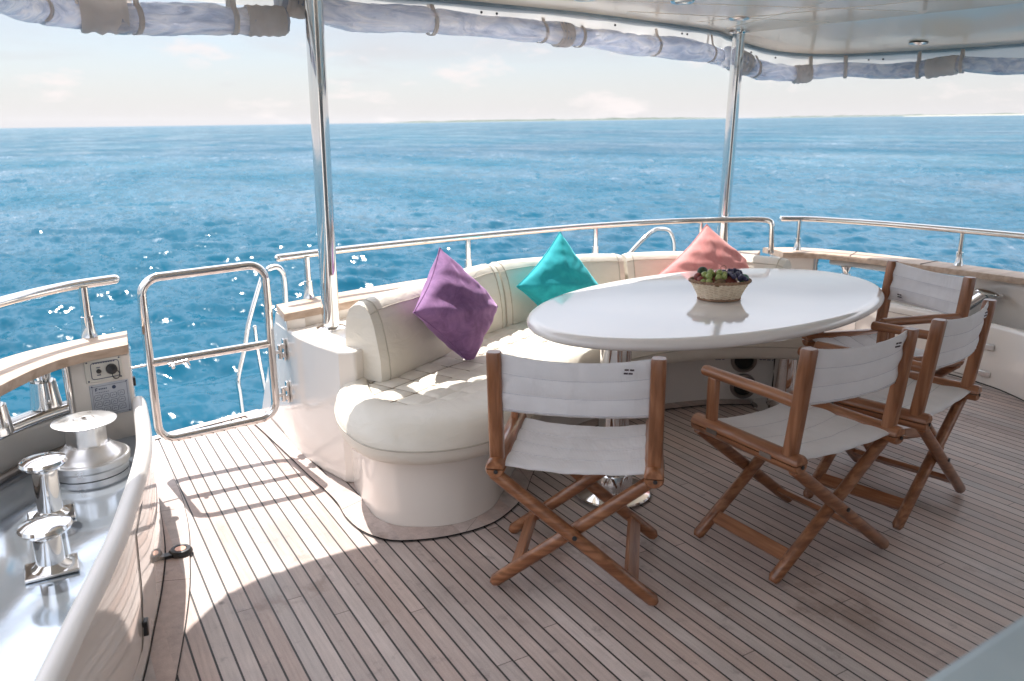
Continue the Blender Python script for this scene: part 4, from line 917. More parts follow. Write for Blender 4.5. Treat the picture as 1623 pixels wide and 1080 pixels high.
# swim ladder rails behind the gate
lr = thing('boarding_ladder_rail', 'bent polished boarding rails outside the hull behind the gate', 'rail', (1.0, 4.6, -0.2))
for P_, r_ in (([(1.105, 4.7, 0.715), (1.086, 4.7, 0.683), (0.993, 4.7, 0.433), (0.955, 4.7, 0.28), (0.904, 4.7, 0.103), (0.905, 4.7, 0.0), (0.915, 4.7, -0.3), (0.93, 4.7, -0.7)], 0.014), ([(1.026, 4.72, 0.391), (1.032, 4.72, 0.24), (1.05, 4.72, 0.05), (1.09, 4.72, -0.3)], 0.013),
               ([(1.12, 4.66, 0.735), (1.16, 4.66, 0.742), (1.188, 4.66, 0.72), (1.202, 4.66, 0.66), (1.20, 4.66, 0.50), (1.19, 4.66, 0.2)], 0.019)):
    m_ = MB(); m_.tube(catmull(P_, 6), r_, 12, round_end=True); m_.build('tube', 'chrome', lr)

# ------------------------------------------------------------------ gate
gt = thing('gate', 'open tubular steel gate between the left bulwark and the transom box', 'gate', (0.6, 3.70, 0.16))
gx0, gx1, gz0, gz1, gy = 0.350, 0.872, 0.163, 0.895, 3.71
loop = rrect((gx1 - gx0) / 2, (gz1 - gz0) / 2, 0.075, 8)
m_ = MB(); m_.tube([V(((gx0 + gx1) / 2 + a, gy + 0.012 * (1 if a > 0 else -1) * 0, (gz0 + gz1) / 2 + c_ + 0.022 * (a / (gx1 - gx0) + 0.5))) for a, c_ in loop], 0.0195, 16, closed=True, upref=(0, 1, 0)); m_.build('gate_frame', 'chrome', gt)
m_ = MB(); m_.tube([(gx0, gy, 0.525), (gx1, gy, 0.543)], 0.0185, 16); m_.build('mid_bar', 'chrome', gt)
m_ = MB(); m_.tube([(0.245, gy - 0.02, 0.519), (gx0 + 0.0, gy - 0.005, 0.521)], 0.005, 8); m_.tube([(0.42, gy - 0.024, 0.512), (0.50, gy - 0.024, 0.520)], 0.008, 10); m_.tube([(0.44, gy - 0.024, 0.515), (0.435, gy - 0.05, 0.507)], 0.009, 10, round_end=True); m_.tube([(0.50, gy - 0.02, 0.525), (0.508, gy - 0.02, 0.497)], 0.004, 8)
build_each(m_, 'latch_bolt', 'satin', gt)
for zz in (0.493, 0.282):
    m_ = MB(); m_.box((0.944, 3.755, zz), (0.014, 0.030, 0.105)); m_.lathe([(0.011, -0.035), (0.011, 0.035)], 16, (0.915, 3.722, zz))
    m_.box((0.93, 3.735, zz + 0.022), (0.03, 0.022, 0.022)); m_.box((0.93, 3.735, zz - 0.022), (0.03, 0.022, 0.022)); m_.tube([(0.915, 3.72, zz), (0.875, gy, zz)], 0.010, 10)
    m_.build('hinge', 'chrome', gt, bevel=0.003)

# ------------------------------------------------------------------ left mooring station and bulwark
bw = thing('bulwark', 'white left bulwark with winch recess, curved wall and pale teak cap', 'bulwark', (0, 2.8, 0), 0, 'bulwarks either side of the aft deck')
lwr = resample(lw, 90); nl = nrm2(lwr)
rings = []
for p, nv in zip(lwr, nl):
    sec = [(0.0, -0.05), (0.0, 0.06), (0.006, 0.42), (0.010, 0.440), (0.020, 0.450), (0.028, 0.452), (0.040, 0.448), (0.048, 0.434), (0.049, 0.30), (0.049, -0.05)]
    rings.append([p + nv * d_ + V((0, 0, z_)) for d_, z_ in sec])
m_ = MB(); m_.loft(rings); wl = m_.build('inner_wall', 'gelcoat_wall', bw, sharp=50)
m_ = MB(); m_.loft([[p + nv * d_ + V((0, 0, z_)) for d_, z_ in ((-0.003, 0.425), (0.002, 0.443), (0.012, 0.4565), (0.028, 0.4595), (0.042, 0.4545), (0.050, 0.438), (0.052, 0.42))] for p, nv in zip(lwr, nl)]); m_.build('coaming_top', 'white_plastic', bw, sharp=60)
# small kick strip, locker seams and catches on the wall face
m_ = MB(); m_.grid([[p - nv * 0.002 + V((0, 0, 0.004)), p - nv * 0.002 + V((0, 0, 0.013))] for p, nv in zip(lwr, nl)]); m_.build('sealant_line', 'caulk', bw)
def wall_pt(y_, z_, off=0.002):
    i = min(range(len(lwr)), key=lambda k: abs(lwr[k].y - y_)); return lwr[i] - nl[i] * (off - 0.006 * min(1, max(0, (z_ - .06) / .36))) + V((0, 0, z_))
m_ = MB()
dl = resample([wall_pt(1.85, 0.09), wall_pt(2.25, 0.08), wall_pt(2.36, 0.2), wall_pt(2.40, 0.36), wall_pt(2.55, 0.385), wall_pt(3.1, 0.38)], 40)
m_.tube(dl, 0.0017, 5); m_.build('locker_seam', 'ringgrey', bw)
for y_, z_ in ((2.30, 0.115), (2.02, 0.085)):
    m_ = MB(); m_.box(wall_pt(y_, z_, 0.006), (0.016, 0.03, 0.045), Matrix.Rotation(math.radians(-12), 3, 'Z')); m_.build('locker_hinge', 'black', bw, bevel=0.003)
# recess floor (polished) and outboard curb
trayo = [V((p[0], p[1], 0)) for p in catmull([(-1.12, -0.6, 0), (-1.05, 0.6, 0), (-0.86, 1.6, 0), (-0.60, 2.45, 0), (-0.38, 2.98, 0), (-0.18, 3.28, 0), (0.02, 3.44, 0), (0.2, 3.5, 0)], 8)]
trayo = resample(trayo, 60); inn = resample([p + nv * 0.047 for p, nv in zip(lwr, nl)], 60)
m_ = MB(); m_.grid([[a.lerp(c_, k / 6) + V((0, 0, 0.30)) for k in range(7)] for a, c_ in zip(inn, trayo)])
M['tray'] = mat_noise('tray_steel', (0.55, 0.62, 0.70), (0.48, 0.55, 0.64), 4, 0.06, 0.16, metal=0.85, bump=0.05, bscale=7, bdist=0.01)  # blue of the reflected sky is tinted into the steel colour
m_.build('recess_floor', 'tray', bw)
m_ = MB(); nt_ = nrm2(trayo)
m_.loft([[p + V((0, 0, 0.28)), p + V((0, 0, 0.455)), p + nv * 0.012 + V((0, 0, 0.472)), p + nv * 0.06 + V((0, 0, 0.474)), p + nv * 0.20 + V((0, 0, 0.43)), p + nv * 0.30 + V((0, 0, 0.30)), p + nv * 0.30 + V((0, 0, 0.0))] for p, nv in zip(trayo, nt_)])
m_.build('outer_curb', 'hull', bw, sharp=60)
m_ = MB(); m_.tube([p - nv * 0.004 + V((0, 0, 0.462)) for p, nv in zip(trayo, nt_)], 0.020, 12, round_end=True); m_.build('curb_rub_rail', 'chrome', bw)
m_ = MB(); m_.tube([p - nv * 0.015 + V((0, 0, 0.312)) for p, nv in zip(trayo, nt_)], 0.016, 10); m_.build('floor_gasket', 'ringgrey', bw)
# teak cap
capin = catmull([(-0.95, -0.6, 0), (-0.88, 0.6, 0), (-0.70, 1.6, 0), (-0.46, 2.45, 0), (-0.30, 2.86, 0), (-0.185, 3.10, 0), (-0.055, 3.30, 0), (0.075, 3.41, 0), (0.255, 3.47, 0)], 8)
capout = catmull([(-1.12, -0.6, 0), (-1.05, 0.6, 0), (-0.87, 1.6, 0), (-0.64, 2.50, 0), (-0.47, 3.0, 0), (-0.31, 3.28, 0), (-0.14, 3.50, 0), (0.06, 3.63, 0), (0.275, 3.70, 0)], 8)
cap_mb(capin[::-1], capout[::-1], 0.645, 0.683).build('cap_rail', 'capwood', bw, sharp=50)
m_ = MB(); i_ = 40; m_.tube([capin[i_] + (capout[i_] - capin[i_]) * t_ + V((0, 0, 0.6845)) for t_ in (-0.05, 0.5, 1.05)], 0.0022, 6); m_.build('cap_joint', 'caulk', bw)
# end box with the controls
m_ = MB(); m_.prism([(0.035, 3.415), (0.255, 3.455), (0.275, 3.66), (0.06, 3.60)], 0.0, 0.645); eb = m_.build('end_box', 'gelcoat', bw, bevel=0.010, seg=3)
m_ = MB(); m_.tube([(0.028, 3.418, 0.30), (0.024, 3.416, 0.645)], 0.012, 12); m_.build('edge_trim', 'chrome', bw)
ex = V((0.22, 0.04, 0)).normalized(); ey = V((-ex.y, ex.x, 0))      # face axes of the end box
def fpx(u, w_, out_=0.0): return V((0.035, 3.415, 0)) + ex * (0.128 + (u - 0.115) * 1.22) - ey * out_ + V((0, 0, 0.56 + (w_ - 0.56) * 1.18))
RX = Matrix((ex, ey, V((0, 0, 1)))).transposed()
m_ = MB(); m_.box(fpx(0.110, 0.592, 0.003), (0.136, 0.008, 0.092), RX); cp = m_.build('shore_socket_plate', 'panel_cream', bw, bevel=0.003)
m_ = MB(); lp = rrect(0.042, 0.028, 0.009, 4); m_.tube([fpx(0.114 + a, 0.592 + c_, 0.008) for a, c_ in lp], 0.0013, 5, closed=True)
for u, w_ in ((0.062, 0.624), (0.158, 0.626), (0.062, 0.560), (0.158, 0.560)): m_.sphere(fpx(u, w_, 0.008), 0.0032, 5)
for k in range(9): m_.box(fpx(0.082 + k * 0.0075, 0.6175, 0.008), (0.005, 0.001, 0.004), RX)
m_.box(fpx(0.094, 0.603, 0.008), (0.014, 0.001, 0.003), RX); m_.box(fpx(0.094, 0.577, 0.008), (0.014, 0.001, 0.003), RX)
m_.build('plate_marks', 'ink', cp)
RY = Matrix.Rotation(math.radians(90), 3, 'X')
AX = RX @ RY
m_ = MB(); m_.lathe([(0.019, 0), (0.021, 0.008), (0.019, 0.020), (0.012, 0.024), (0, 0.025)], 24, fpx(0.131, 0.592, 0.006), AX); kn = m_.build('socket_cap', 'black', cp)
m_ = MB(); m_.tube([fpx(0.143 + 0.011 * math.cos(a), 0.570 + 0.014 * math.sin(a), 0.014) for a in [2 * PI * k / 16 for k in range(16)]], 0.0018, 6, closed=True); m_.build('pull_ring', 'black', kn)
m_ = MB(); m_.lathe([(0.0085, 0), (0.0085, 0.006), (0.005, 0.012), (0, 0.013)], 16, fpx(0.094, 0.590, 0.006), AX); m_.build('switch_button', 'black', cp)
m_ = MB(); m_.box(fpx(0.120, 0.488, 0.0025), (0.145, 0.005, 0.135), RX); cp = m_.build('instruction_plate', 'panel_blue', bw, bevel=0.003)
m_ = MB()
for u, w_ in ((0.068, 0.540), (0.172, 0.540), (0.172, 0.436), (0.068, 0.436)): m_.sphere(fpx(u, w_, 0.0055), 0.003, 5)
m_.tube([fpx(0.120 + a, 0.488 + c_, 0.0055) for a, c_ in rrect(0.052, 0.05, 0.003, 2)], 0.0007, 4, closed=True)
for r_ in range(3):
    for k in range(4):
        cu = 0.082 + k * 0.0235; cw = 0.500 - r_ * 0.0235
        if k == 3: cw += 0.003
        m_.tube([fpx(cu + a, cw + c_, 0.0055) for a, c_ in rrect(0.0095, 0.0085, 0.003, 3)], 0.0008, 4, closed=True)
        m_.tube([fpx(cu - 0.005, cw - 0.003, 0.0055), fpx(cu - 0.001, cw + 0.003, 0.0055), fpx(cu + 0.005, cw - 0.001, 0.0055)], 0.0009, 4)
m_.lathe([(0.0075, 0), (0.0075, 0.001), (0, 0.0012)], 16, fpx(0.133, 0.527, 0.0045), AX)
# bold initial and the small caps beside it
m_.box(fpx(0.078, 0.527, 0.0055), (0.003, 0.001, 0.012), RX); m_.box(fpx(0.081, 0.532, 0.0055), (0.007, 0.001, 0.0028), RX); m_.box(fpx(0.0805, 0.527, 0.0055), (0.005, 0.001, 0.0025), RX)
for k in range(5): m_.box(fpx(0.089 + k * 0.0052, 0.528, 0.0055), (0.0038, 0.001, 0.005), RX)
for k in range(8): m_.box(fpx(0.078 + k * 0.0052, 0.5165, 0.0055), (0.0036, 0.001, 0.0022), RX)
m_.build('plate_print', 'ink', cp)
m_ = MB(); m_.box((0.263, 3.50, 0.515), (0.010, 0.03, 0.035)); m_.build('latch_socket', 'black', bw, bevel=0.003)

def roller(x_, y_, z0, z1, label, sc=1.0):
    h = z1 - z0
    prof = [(0.052, 0.0), (0.056, 0.004), (0.055, 0.012), (0.044, 0.10 * h / 0.16), (0.030, 0.42 * h), (0.027, 0.6 * h), (0.031, 0.78 * h), (0.044, 0.93 * h), (0.050, h)]
    m_ = MB(); m_.lathe([(r_ * sc, z_) for r_, z_ in prof], 32, (x_, y_, z0)); o_ = m_.build('fairlead_roller', 'chrome'); tag(o_, label, 'roller', 'polished mooring rollers under the caps'); return o_
roller(-0.055, 3.455, 0.474, 0.644, 'waisted polished roller under the left cap, beside the control panel')
roller(-0.215, 3.215, 0.474, 0.644, 'waisted polished roller under the left cap, at the left edge of the picture')
# winch
wx, wy, wz = 0.058, 3.16, 0.302
wi = thing('winch', 'steel capstan winch with a wide flat head in the left recess', 'winch', (wx, wy, wz))
m_ = MB(); m_.lathe([(0.128, 0), (0.128, 0.022), (0.124, 0.026)], 48, (wx, wy, wz)); m_.build('base_ring', 'satin', wi)
m_ = MB(); m_.lathe([(0.120, 0.026), (0.120, 0.029), (0.135, 0.031), (0.137, 0.052), (0.134, 0.056), (0.130, 0.057)], 48, (wx, wy, wz)); m_.build('rotor_ring', 'satin', wi)
m_ = MB(); m_.lathe([(0.128, 0.0572), (0.1255, 0.062), (0.110, 0.072), (0.088, 0.086), (0.074, 0.102)], 48, (wx, wy, wz)); m_.build('skirt', 'satin', wi)
m_ = MB(); rings = []
for z_ in (0.100, 0.178):
    rings.append([V((wx + (0.062 + 0.005 * (abs(math.cos(3 * a)) ** 6)) * math.cos(a), wy + (0.062 + 0.005 * (abs(math.cos(3 * a)) ** 6)) * math.sin(a), wz + z_)) for a in [2 * PI * k / 72 for k in range(72)]])
m_.loft(rings); m_.build('drum', 'satin', wi)
m_ = MB(); m_.lathe([(0.066, 0.172), (0.095, 0.180), (0.106, 0.184), (0.1075, 0.189), (0.100, 0.192), (0.060, 0.1935), (0.056, 0.1955), (0.036, 0.1955), (0.033, 0.193), (0.015, 0.193), (0.013, 0.196), (0, 0.1965)], 48, (wx, wy, wz)); hd = m_.build('head', 'satin', wi)
m_ = MB(); m_.lathe([(0.011, 0.196), (0.011, 0.200), (0, 0.201)], 6, (wx, wy, wz)); m_.build('hex_bolt', 'chrome', hd)

def bollard(x_, y_, z0, h, label, lean=(0, 0), sc=1.0, plate=True):
    t = thing('bollard', label, 'bollard', (x_, y_, z0), 0, 'polished mooring bollards')
    m_ = MB(); m_.lathe([(0.036 * sc, 0.0), (0.036 * sc, h - 0.055), (0.034 * sc, h - 0.045)], 28, (x_, y_, z0)); m_.build('shaft', 'chrome', t)
    m_ = MB(); m_.lathe([(0.034 * sc, h - 0.048), (0.045 * sc, h - 0.040), (0.064 * sc, h - 0.028), (0.069 * sc, h - 0.019), (0.065 * sc, h - 0.010), (0.046 * sc, h - 0.003), (0.02 * sc, h), (0, h + 0.0005)], 36, (x_, y_, z0)); m_.build('mushroom_head', 'chrome', t)
    if plate:
        m_ = MB(); m_.box((x_, y_, z0 + 0.005), (0.135, 0.105, 0.010)); m_.build('base_plate', 'chrome', t, bevel=0.003)
        m_ = MB(); m_.lathe([(0.052, 0.010), (0.045, 0.016), (0.037, 0.028)], 28, (x_, y_, z0)); m_.build('weld_collar', 'chrome', t)
    if lean != (0, 0): t.rotation_euler = (lean[0], lean[1], 0)
    return t
bollard(-0.079, 2.80, 0.302, 0.208, 'polished mushroom bollard next to the winch in the left recess')
bollard(-0.088, 2.43, 0.302, 0.152, 'polished mushroom bollard nearest to us in the left recess')
# floor hold-back catch
hb = thing('door_catch', 'round dark deck catch with a copper centre at the foot of the left wall', 'catch', (0.296, 2.915, 0.0075))
m_ = MB(); m_.lathe([(0.040, 0), (0.042, 0.004), (0.041, 0.010), (0.034, 0.018), (0.024, 0.020), (0.021, 0.017)], 32, (0.300, 2.915, 0.0075)); m_.box((0.262, 2.905, 0.0135), (0.045, 0.028, 0.012)); m_.build('catch_ring', 'black', hb, bevel=0.001)
m_ = MB(); m_.lathe([(0.021, 0.012), (0.019, 0.0185), (0, 0.0195)], 24, (0.300, 2.915, 0.0075)); m_.build('copper_centre', 'brass', hb)

# ------------------------------------------------------------------ right bulwark
rb = thing('bulwark', 'white right bulwark with locker doors beyond the chairs and pale teak cap', 'bulwark', (4.8, 2.8, 0), 0, 'bulwarks either side of the aft deck')
rwr = resample(rw, 80); nr_ = nrm2(rwr); nr_ = [-v for v in nr_]
rings = [[p + nv * d_ + V((0, 0, z_)) for d_, z_ in [(0.0, -0.05), (0.0, 0.06), (0.004, 0.352), (0.010, 0.368), (0.022, 0.375), (0.06, 0.373), (0.075, 0.360), (0.080, 0.28), (0.080, -0.05)]] for p, nv in zip(rwr, nr_)]
m_ = MB(); m_.loft(rings); m_.build('inner_wall', 'gelcoat', rb, sharp=50)
rout = resample([p + nv * 0.26 for p, nv in zip(rwr, nr_)], 80)
m_ = MB(); m_.grid([[p + nv * 0.078 + V((0, 0, 0.30)), q + V((0, 0, 0.30))] for p, nv, q in zip(rwr, nr_, rout)]); m_.build('recess_floor', 'tray', rb)
# outer side: solid forward of the fairlead opening, low curb aft of it
cut = max(i for i in range(80) if rout[i].y < 2.98)
m_ = MB(); m_.loft([[p + nv * 0.24 + V((0, 0, 0.0)), p + nv * 0.235 + V((0, 0, 0.602)), p + nv * 0.33 + V((0, 0, 0.602)), p + nv * 0.36 + V((0, 0, 0.0))] for p, nv in list(zip(rwr, nr_))[:cut]]); m_.build('outer_wall', 'gelcoat', rb, bevel=0.004)
m_ = MB(); m_.loft([[p + nv * 0.24 + V((0, 0, 0.0)), p + nv * 0.24 + V((0, 0, 0.40)), p + nv * 0.33 + V((0, 0, 0.40)), p + nv * 0.36 + V((0, 0, 0.0))] for p, nv in list(zip(rwr, nr_))[cut - 1:]]); m_.build('outer_curb', 'gelcoat', rb, bevel=0.004)
rc_in = catmull([(5.35, -0.6, 0), (5.27, 0.6, 0), (5.13, 1.4, 0), (5.03, 1.95, 0), (4.985, 2.4, 0), (4.955, 2.9, 0), (4.90, 3.35, 0), (4.84, 3.65, 0), (4.74, 3.88, 0), (4.60, 4.00, 0)], 8)
rc_out = catmull([(5.53, -0.6, 0), (5.45, 0.6, 0), (5.31, 1.4, 0), (5.22, 1.95, 0), (5.18, 2.4, 0), (5.15, 2.9, 0), (5.10, 3.4, 0), (5.03, 3.75, 0), (4.89, 4.06, 0), (4.66, 4.22, 0)], 8)
cap_mb(rc_in, rc_out, 0.602, 0.642).build('cap_rail', 'capwood', rb, sharp=50)
m_ = MB()
for i_ in (44, 55): m_.tube([rc_in[i_] + (rc_out[i_] - rc_in[i_]) * t_ + V((0, 0, 0.6435)) for t_ in (-0.08, 0.5, 1.05)], 0.0025, 6)
build_each(m_, 'cap_joint', 'caulk', rb)
m_ = MB(); m_.prism([(4.60, 4.02), (4.79, 3.86), (4.93, 3.98), (4.68, 4.18)], 0.0, 0.602); m_.build('end_box', 'gelcoat', rb, bevel=0.01, seg=3)
m_ = MB(); m_.tube([(4.80, 3.852, 0.38), (4.80, 3.852, 0.602)], 0.012, 10); m_.build('edge_trim', 'chrome', rb)
m_ = MB(); m_.tube([(4.98, 3.86, 0.555), (5.04, 3.6, 0.552), (5.07, 3.3, 0.55), (5.09, 3.0, 0.55)], 0.022, 12, round_end=True); m_.build('fairlead_bar', 'hull', rb)
# locker door in the right wall
def rwp(y_, z_, off=0.003):
    i = min(range(len(rwr)), key=lambda k: abs(rwr[k].y - y_)); return rwr[i] - nr_[i] * off + V((0, 0, z_))
m_ = MB(); m_.tube([rwp(2.60, 0.325), rwp(2.9, 0.325), rwp(3.45, 0.325), rwp(3.47, 0.05), rwp(3.1, 0.035), rwp(2.75, 0.03), rwp(2.60, 0.03)], 0.0028, 5, closed=True); m_.build('door_seam', 'ringgrey', rb)
for z_ in (0.240, 0.075):
    m_ = MB(); m_.box(rwp(2.575, z_, 0.010), (0.016, 0.075, 0.032), Matrix.Rotation(math.radians(4), 3, 'Z')); m_.build('door_hinge', 'satin', rb, bevel=0.003)
m_ = MB(); m_.grid([[p - nv * 0.002 + V((0, 0, 0.004)), p - nv * 0.002 + V((0, 0, 0.012))] for p, nv in zip(rwr, nr_)]); m_.build('sealant_line', 'caulk', rb)
roller(4.93, 3.70, 0.405, 0.548, 'waisted polished roller under the right cap, next to the corner box', 0.8)
roller(5.05, 3.28, 0.405, 0.548, 'waisted polished roller under the right cap, just left of the far chair back', 0.8)
br = thing('bollard', 'leaning polished mushroom bollard beyond the chairs by the right wall', 'bollard', (4.93, 2.93, 0.30), 0, 'polished mooring bollards')
m_ = MB(); m_.tube([(4.93, 2.94, 0.30), (4.935, 2.88, 0.36), (4.948, 2.725, 0.505), (4.95, 2.705, 0.522)], [0.036, 0.036, 0.035, 0.033], 24); m_.build('shaft', 'chrome', br)
m_ = MB(); m_.lathe([(0.03, -0.020), (0.045, -0.014), (0.074, -0.004), (0.080, 0.004), (0.076, 0.010), (0.05, 0.018), (0.02, 0.021), (0, 0.0215)], 36, (4.952, 2.695, 0.522), Matrix.Rotation(math.radians(8), 3, 'X') @ Matrix.Rotation(math.radians(6), 3, 'Y')); m_.build('mushroom_head', 'chrome', br)

# ------------------------------------------------------------------ roof with valance
roof = thing('hardtop_roof', 'cream hardtop roof over the aft deck with recessed lamps', 'roof', (2.3, 1.0, 2.0))
EDGE = [(-0.32, -3.7, 2.115), (-0.30, 1.2, 2.115), (-0.22, 2.3, 2.115), (-0.12, 2.95, 2.115), (0.02, 3.33, 2.115), (0.20, 3.56, 2.115), (0.45, 3.70, 2.115), (0.9, 3.77, 2.115), (1.4, 3.79, 2.115), (1.9, 3.79, 2.115), (2.6, 3.835, 2.115), (3.1, 3.92, 2.115), (3.6, 4.03, 2.115), (3.98, 4.13, 2.115), (4.20, 4.22, 2.10), (4.42, 4.24, 2.055), (4.68, 4.17, 2.015), (4.95, 3.99, 2.0), (5.15, 3.74, 2.0), (5.33, 3.3, 2.0), (5.42, 2.5, 2.0), (5.45, 1.5, 2.0), (5.45, -3.7, 2.0)]
ed = catmull(EDGE, 8)
inner = []
for p in ed: inner.append(V((min(p.x, 4.35 + 0.0 * p.y), min(p.y, 4.16), 2.115)))
poly = [(p.x, p.y) for p in ed if p.z > 2.1135]
last = poly[-1]
poly = poly + [(4.22, 4.16), (4.5, 2.6), (4.62, -3.7)]
n = len(poly)
m_ = MB(); m_.add([(x, y, 2.115) for x, y in poly], [tuple(range(n))]); m_.build('ceiling', 'ceiling', roof)
# soffit from the crease down to the starboard edge
crease = resample([V((last[0], last[1], 2.115)), V((4.22, 4.16, 2.115)), V((4.5, 2.6, 2.115)), V((4.62, -2.5, 2.115))], 80)
edr = [p for p in ed if p.z <= 2.1135]; edr = [V((last[0], last[1], 2.115))] + edr
# match soffit stations by y
def at_y(pts, y):
    best = min(range(len(pts) - 1), key=lambda k: 0 if min(pts[k].y, pts[k + 1].y) <= y <= max(pts[k].y, pts[k + 1].y) and k > 2 else 1)
    a, c_ = pts[best], pts[best + 1]; t = (y - a.y) / ((c_.y - a.y) or 1); return a.lerp(c_, max(0, min(1, t)))
rows = []
for i, e_ in enumerate(edr):
    u = i / (len(edr) - 1)
    if e_.y > 4.0: c_ = V((4.10 + 0.12 * min(1, i / 12), 4.15, 2.115))
    elif e_.y > 2.6: c_ = V((4.22 + 0.28 * (4.0 - e_.y) / 1.4, 4.16 + (2.6 - 4.16) * (4.0 - e_.y) / 1.4, 2.115))
    else: c_ = V((4.5 + 0.12 * (2.6 - e_.y) / 6.3, e_.y, 2.115))
    rows.append([c_.lerp(e_, k / 4) for k in range(5)])
m_ = MB(); m_.grid(rows); m_.build('soffit', 'ceiling', roof, sharp=60)
# roof shell above
m_ = MB(); m_.prism([(p.x, p.y) for p in ed[::3]], 2.135, 2.30); m_.build('roof_shell', 'gelcoat', roof, bevel=0.03)
ned = nrm2(ed)
m_ = MB(); m_.loft([[p + V((0, 0, 0.03)), p + V((0, 0, -0.012)), p + nv * 0.006 + V((0, 0, -0.016)), p + nv * 0.02 + V((0, 0, -0.016)), p + nv * 0.03 + V((0, 0, 0.03))] for p, nv in zip(ed, ned)]); 
M['groove'] = mat_noise('awning_track', (0.24, 0.31, 0.36), (0.30, 0.37, 0.42), 10, 0.3)
m_.build('awning_track', 'groove', roof)
rows = []
for i, (p, nv) in enumerate(zip(ed, ned)):
    w_ = 0.002 * math.sin(i * 0.9)
    rows.append([p + nv * (0.010 + w_) + V((0, 0, -0.014)), p + nv * (0.012 + w_) + V((0, 0, -0.045)), p + nv * (0.016 + w_) + V((0, 0, -0.085)), p + nv * (0.017) + V((0, 0, -0.092))])
M['valance'] = mat_noise('valance_cloth', (0.58, 0.57, 0.55), (0.64, 0.63, 0.61), 5, 0.6, bump=0.3, bscale=8, bdist=0.01)
translucent(M['valance'], 0.5)
m_ = MB(); m_.grid(rows); m_.build('valance', 'valance', roof)
def ed_at(x=None, y=None):
    if y is None: i = min((k for k in range(len(ed)) if ed[k].y > 3.3 or ed[k].x < 4), key=lambda k: abs(ed[k].x - x))
    else: i = min((k for k in range(len(ed)) if ed[k].x > 4.9), key=lambda k: abs(ed[k].y - y))
    return ed[i], ned[i]
m_ = MB()
for x_, y_ in ((2.09, None), (2.14, None), (2.97, None), (3.62, None), (3.68, None), (4.42, None), (4.62, None), (None, 3.83), (None, 3.72), (None, 2.85), (None, 2.70)):
    p, nv = ed_at(x_, y_); m_.sphere(p - nv * (-0.008) + V((0, 0, -0.045)), 0.0065, 6)
build_each(m_, 'snap_stud', 'black', roof)
# seams of the ceiling panels (fine raised beads)
m_ = MB()
for a, c_ in (((2.2, -1.0), (3.95, 4.02)), ((2.6, 3.45), (4.3, 2.95)), ((2.0, 2.2), (4.45, 1.6)), ((3.55, 3.86), (4.3, 1.8)), ((2.9, 3.70), (4.28, 3.5))):
    m_.tube([(a[0], a[1], 2.1145), (c_[0], c_[1], 2.1145)], 0.0035, 6, flat=0.5)
build_each(m_, 'panel_bead', 'ceiling', roof)
def downlight(x_, y_, z_, tilt=0):
    A_ = Matrix.Rotation(math.radians(180), 3, 'X')
    m_ = MB(); m_.lathe([(0.058, 0.0), (0.060, 0.003), (0.054, 0.010), (0.044, 0.008), (0.040, 0.003)], 32, (x_, y_, z_), A_); r_ = m_.build('lamp_ring', 'satin', roof)
    m_ = MB(); m_.lathe([(0.042, 0.002), (0.030, 0.005), (0, 0.006)], 28, (x_, y_, z_), A_); m_.build('lamp_glass', 'shade_glass', r_)
for x_, y_, z_ in ((2.43, 3.43, 2.115), (2.915, 3.28, 2.115), (3.64, 3.61, 2.115), (5.05, 3.42, 2.028), (2.4, 2.4, 2.115), (1.2, 2.6, 2.115)): downlight(x_, y_, z_)

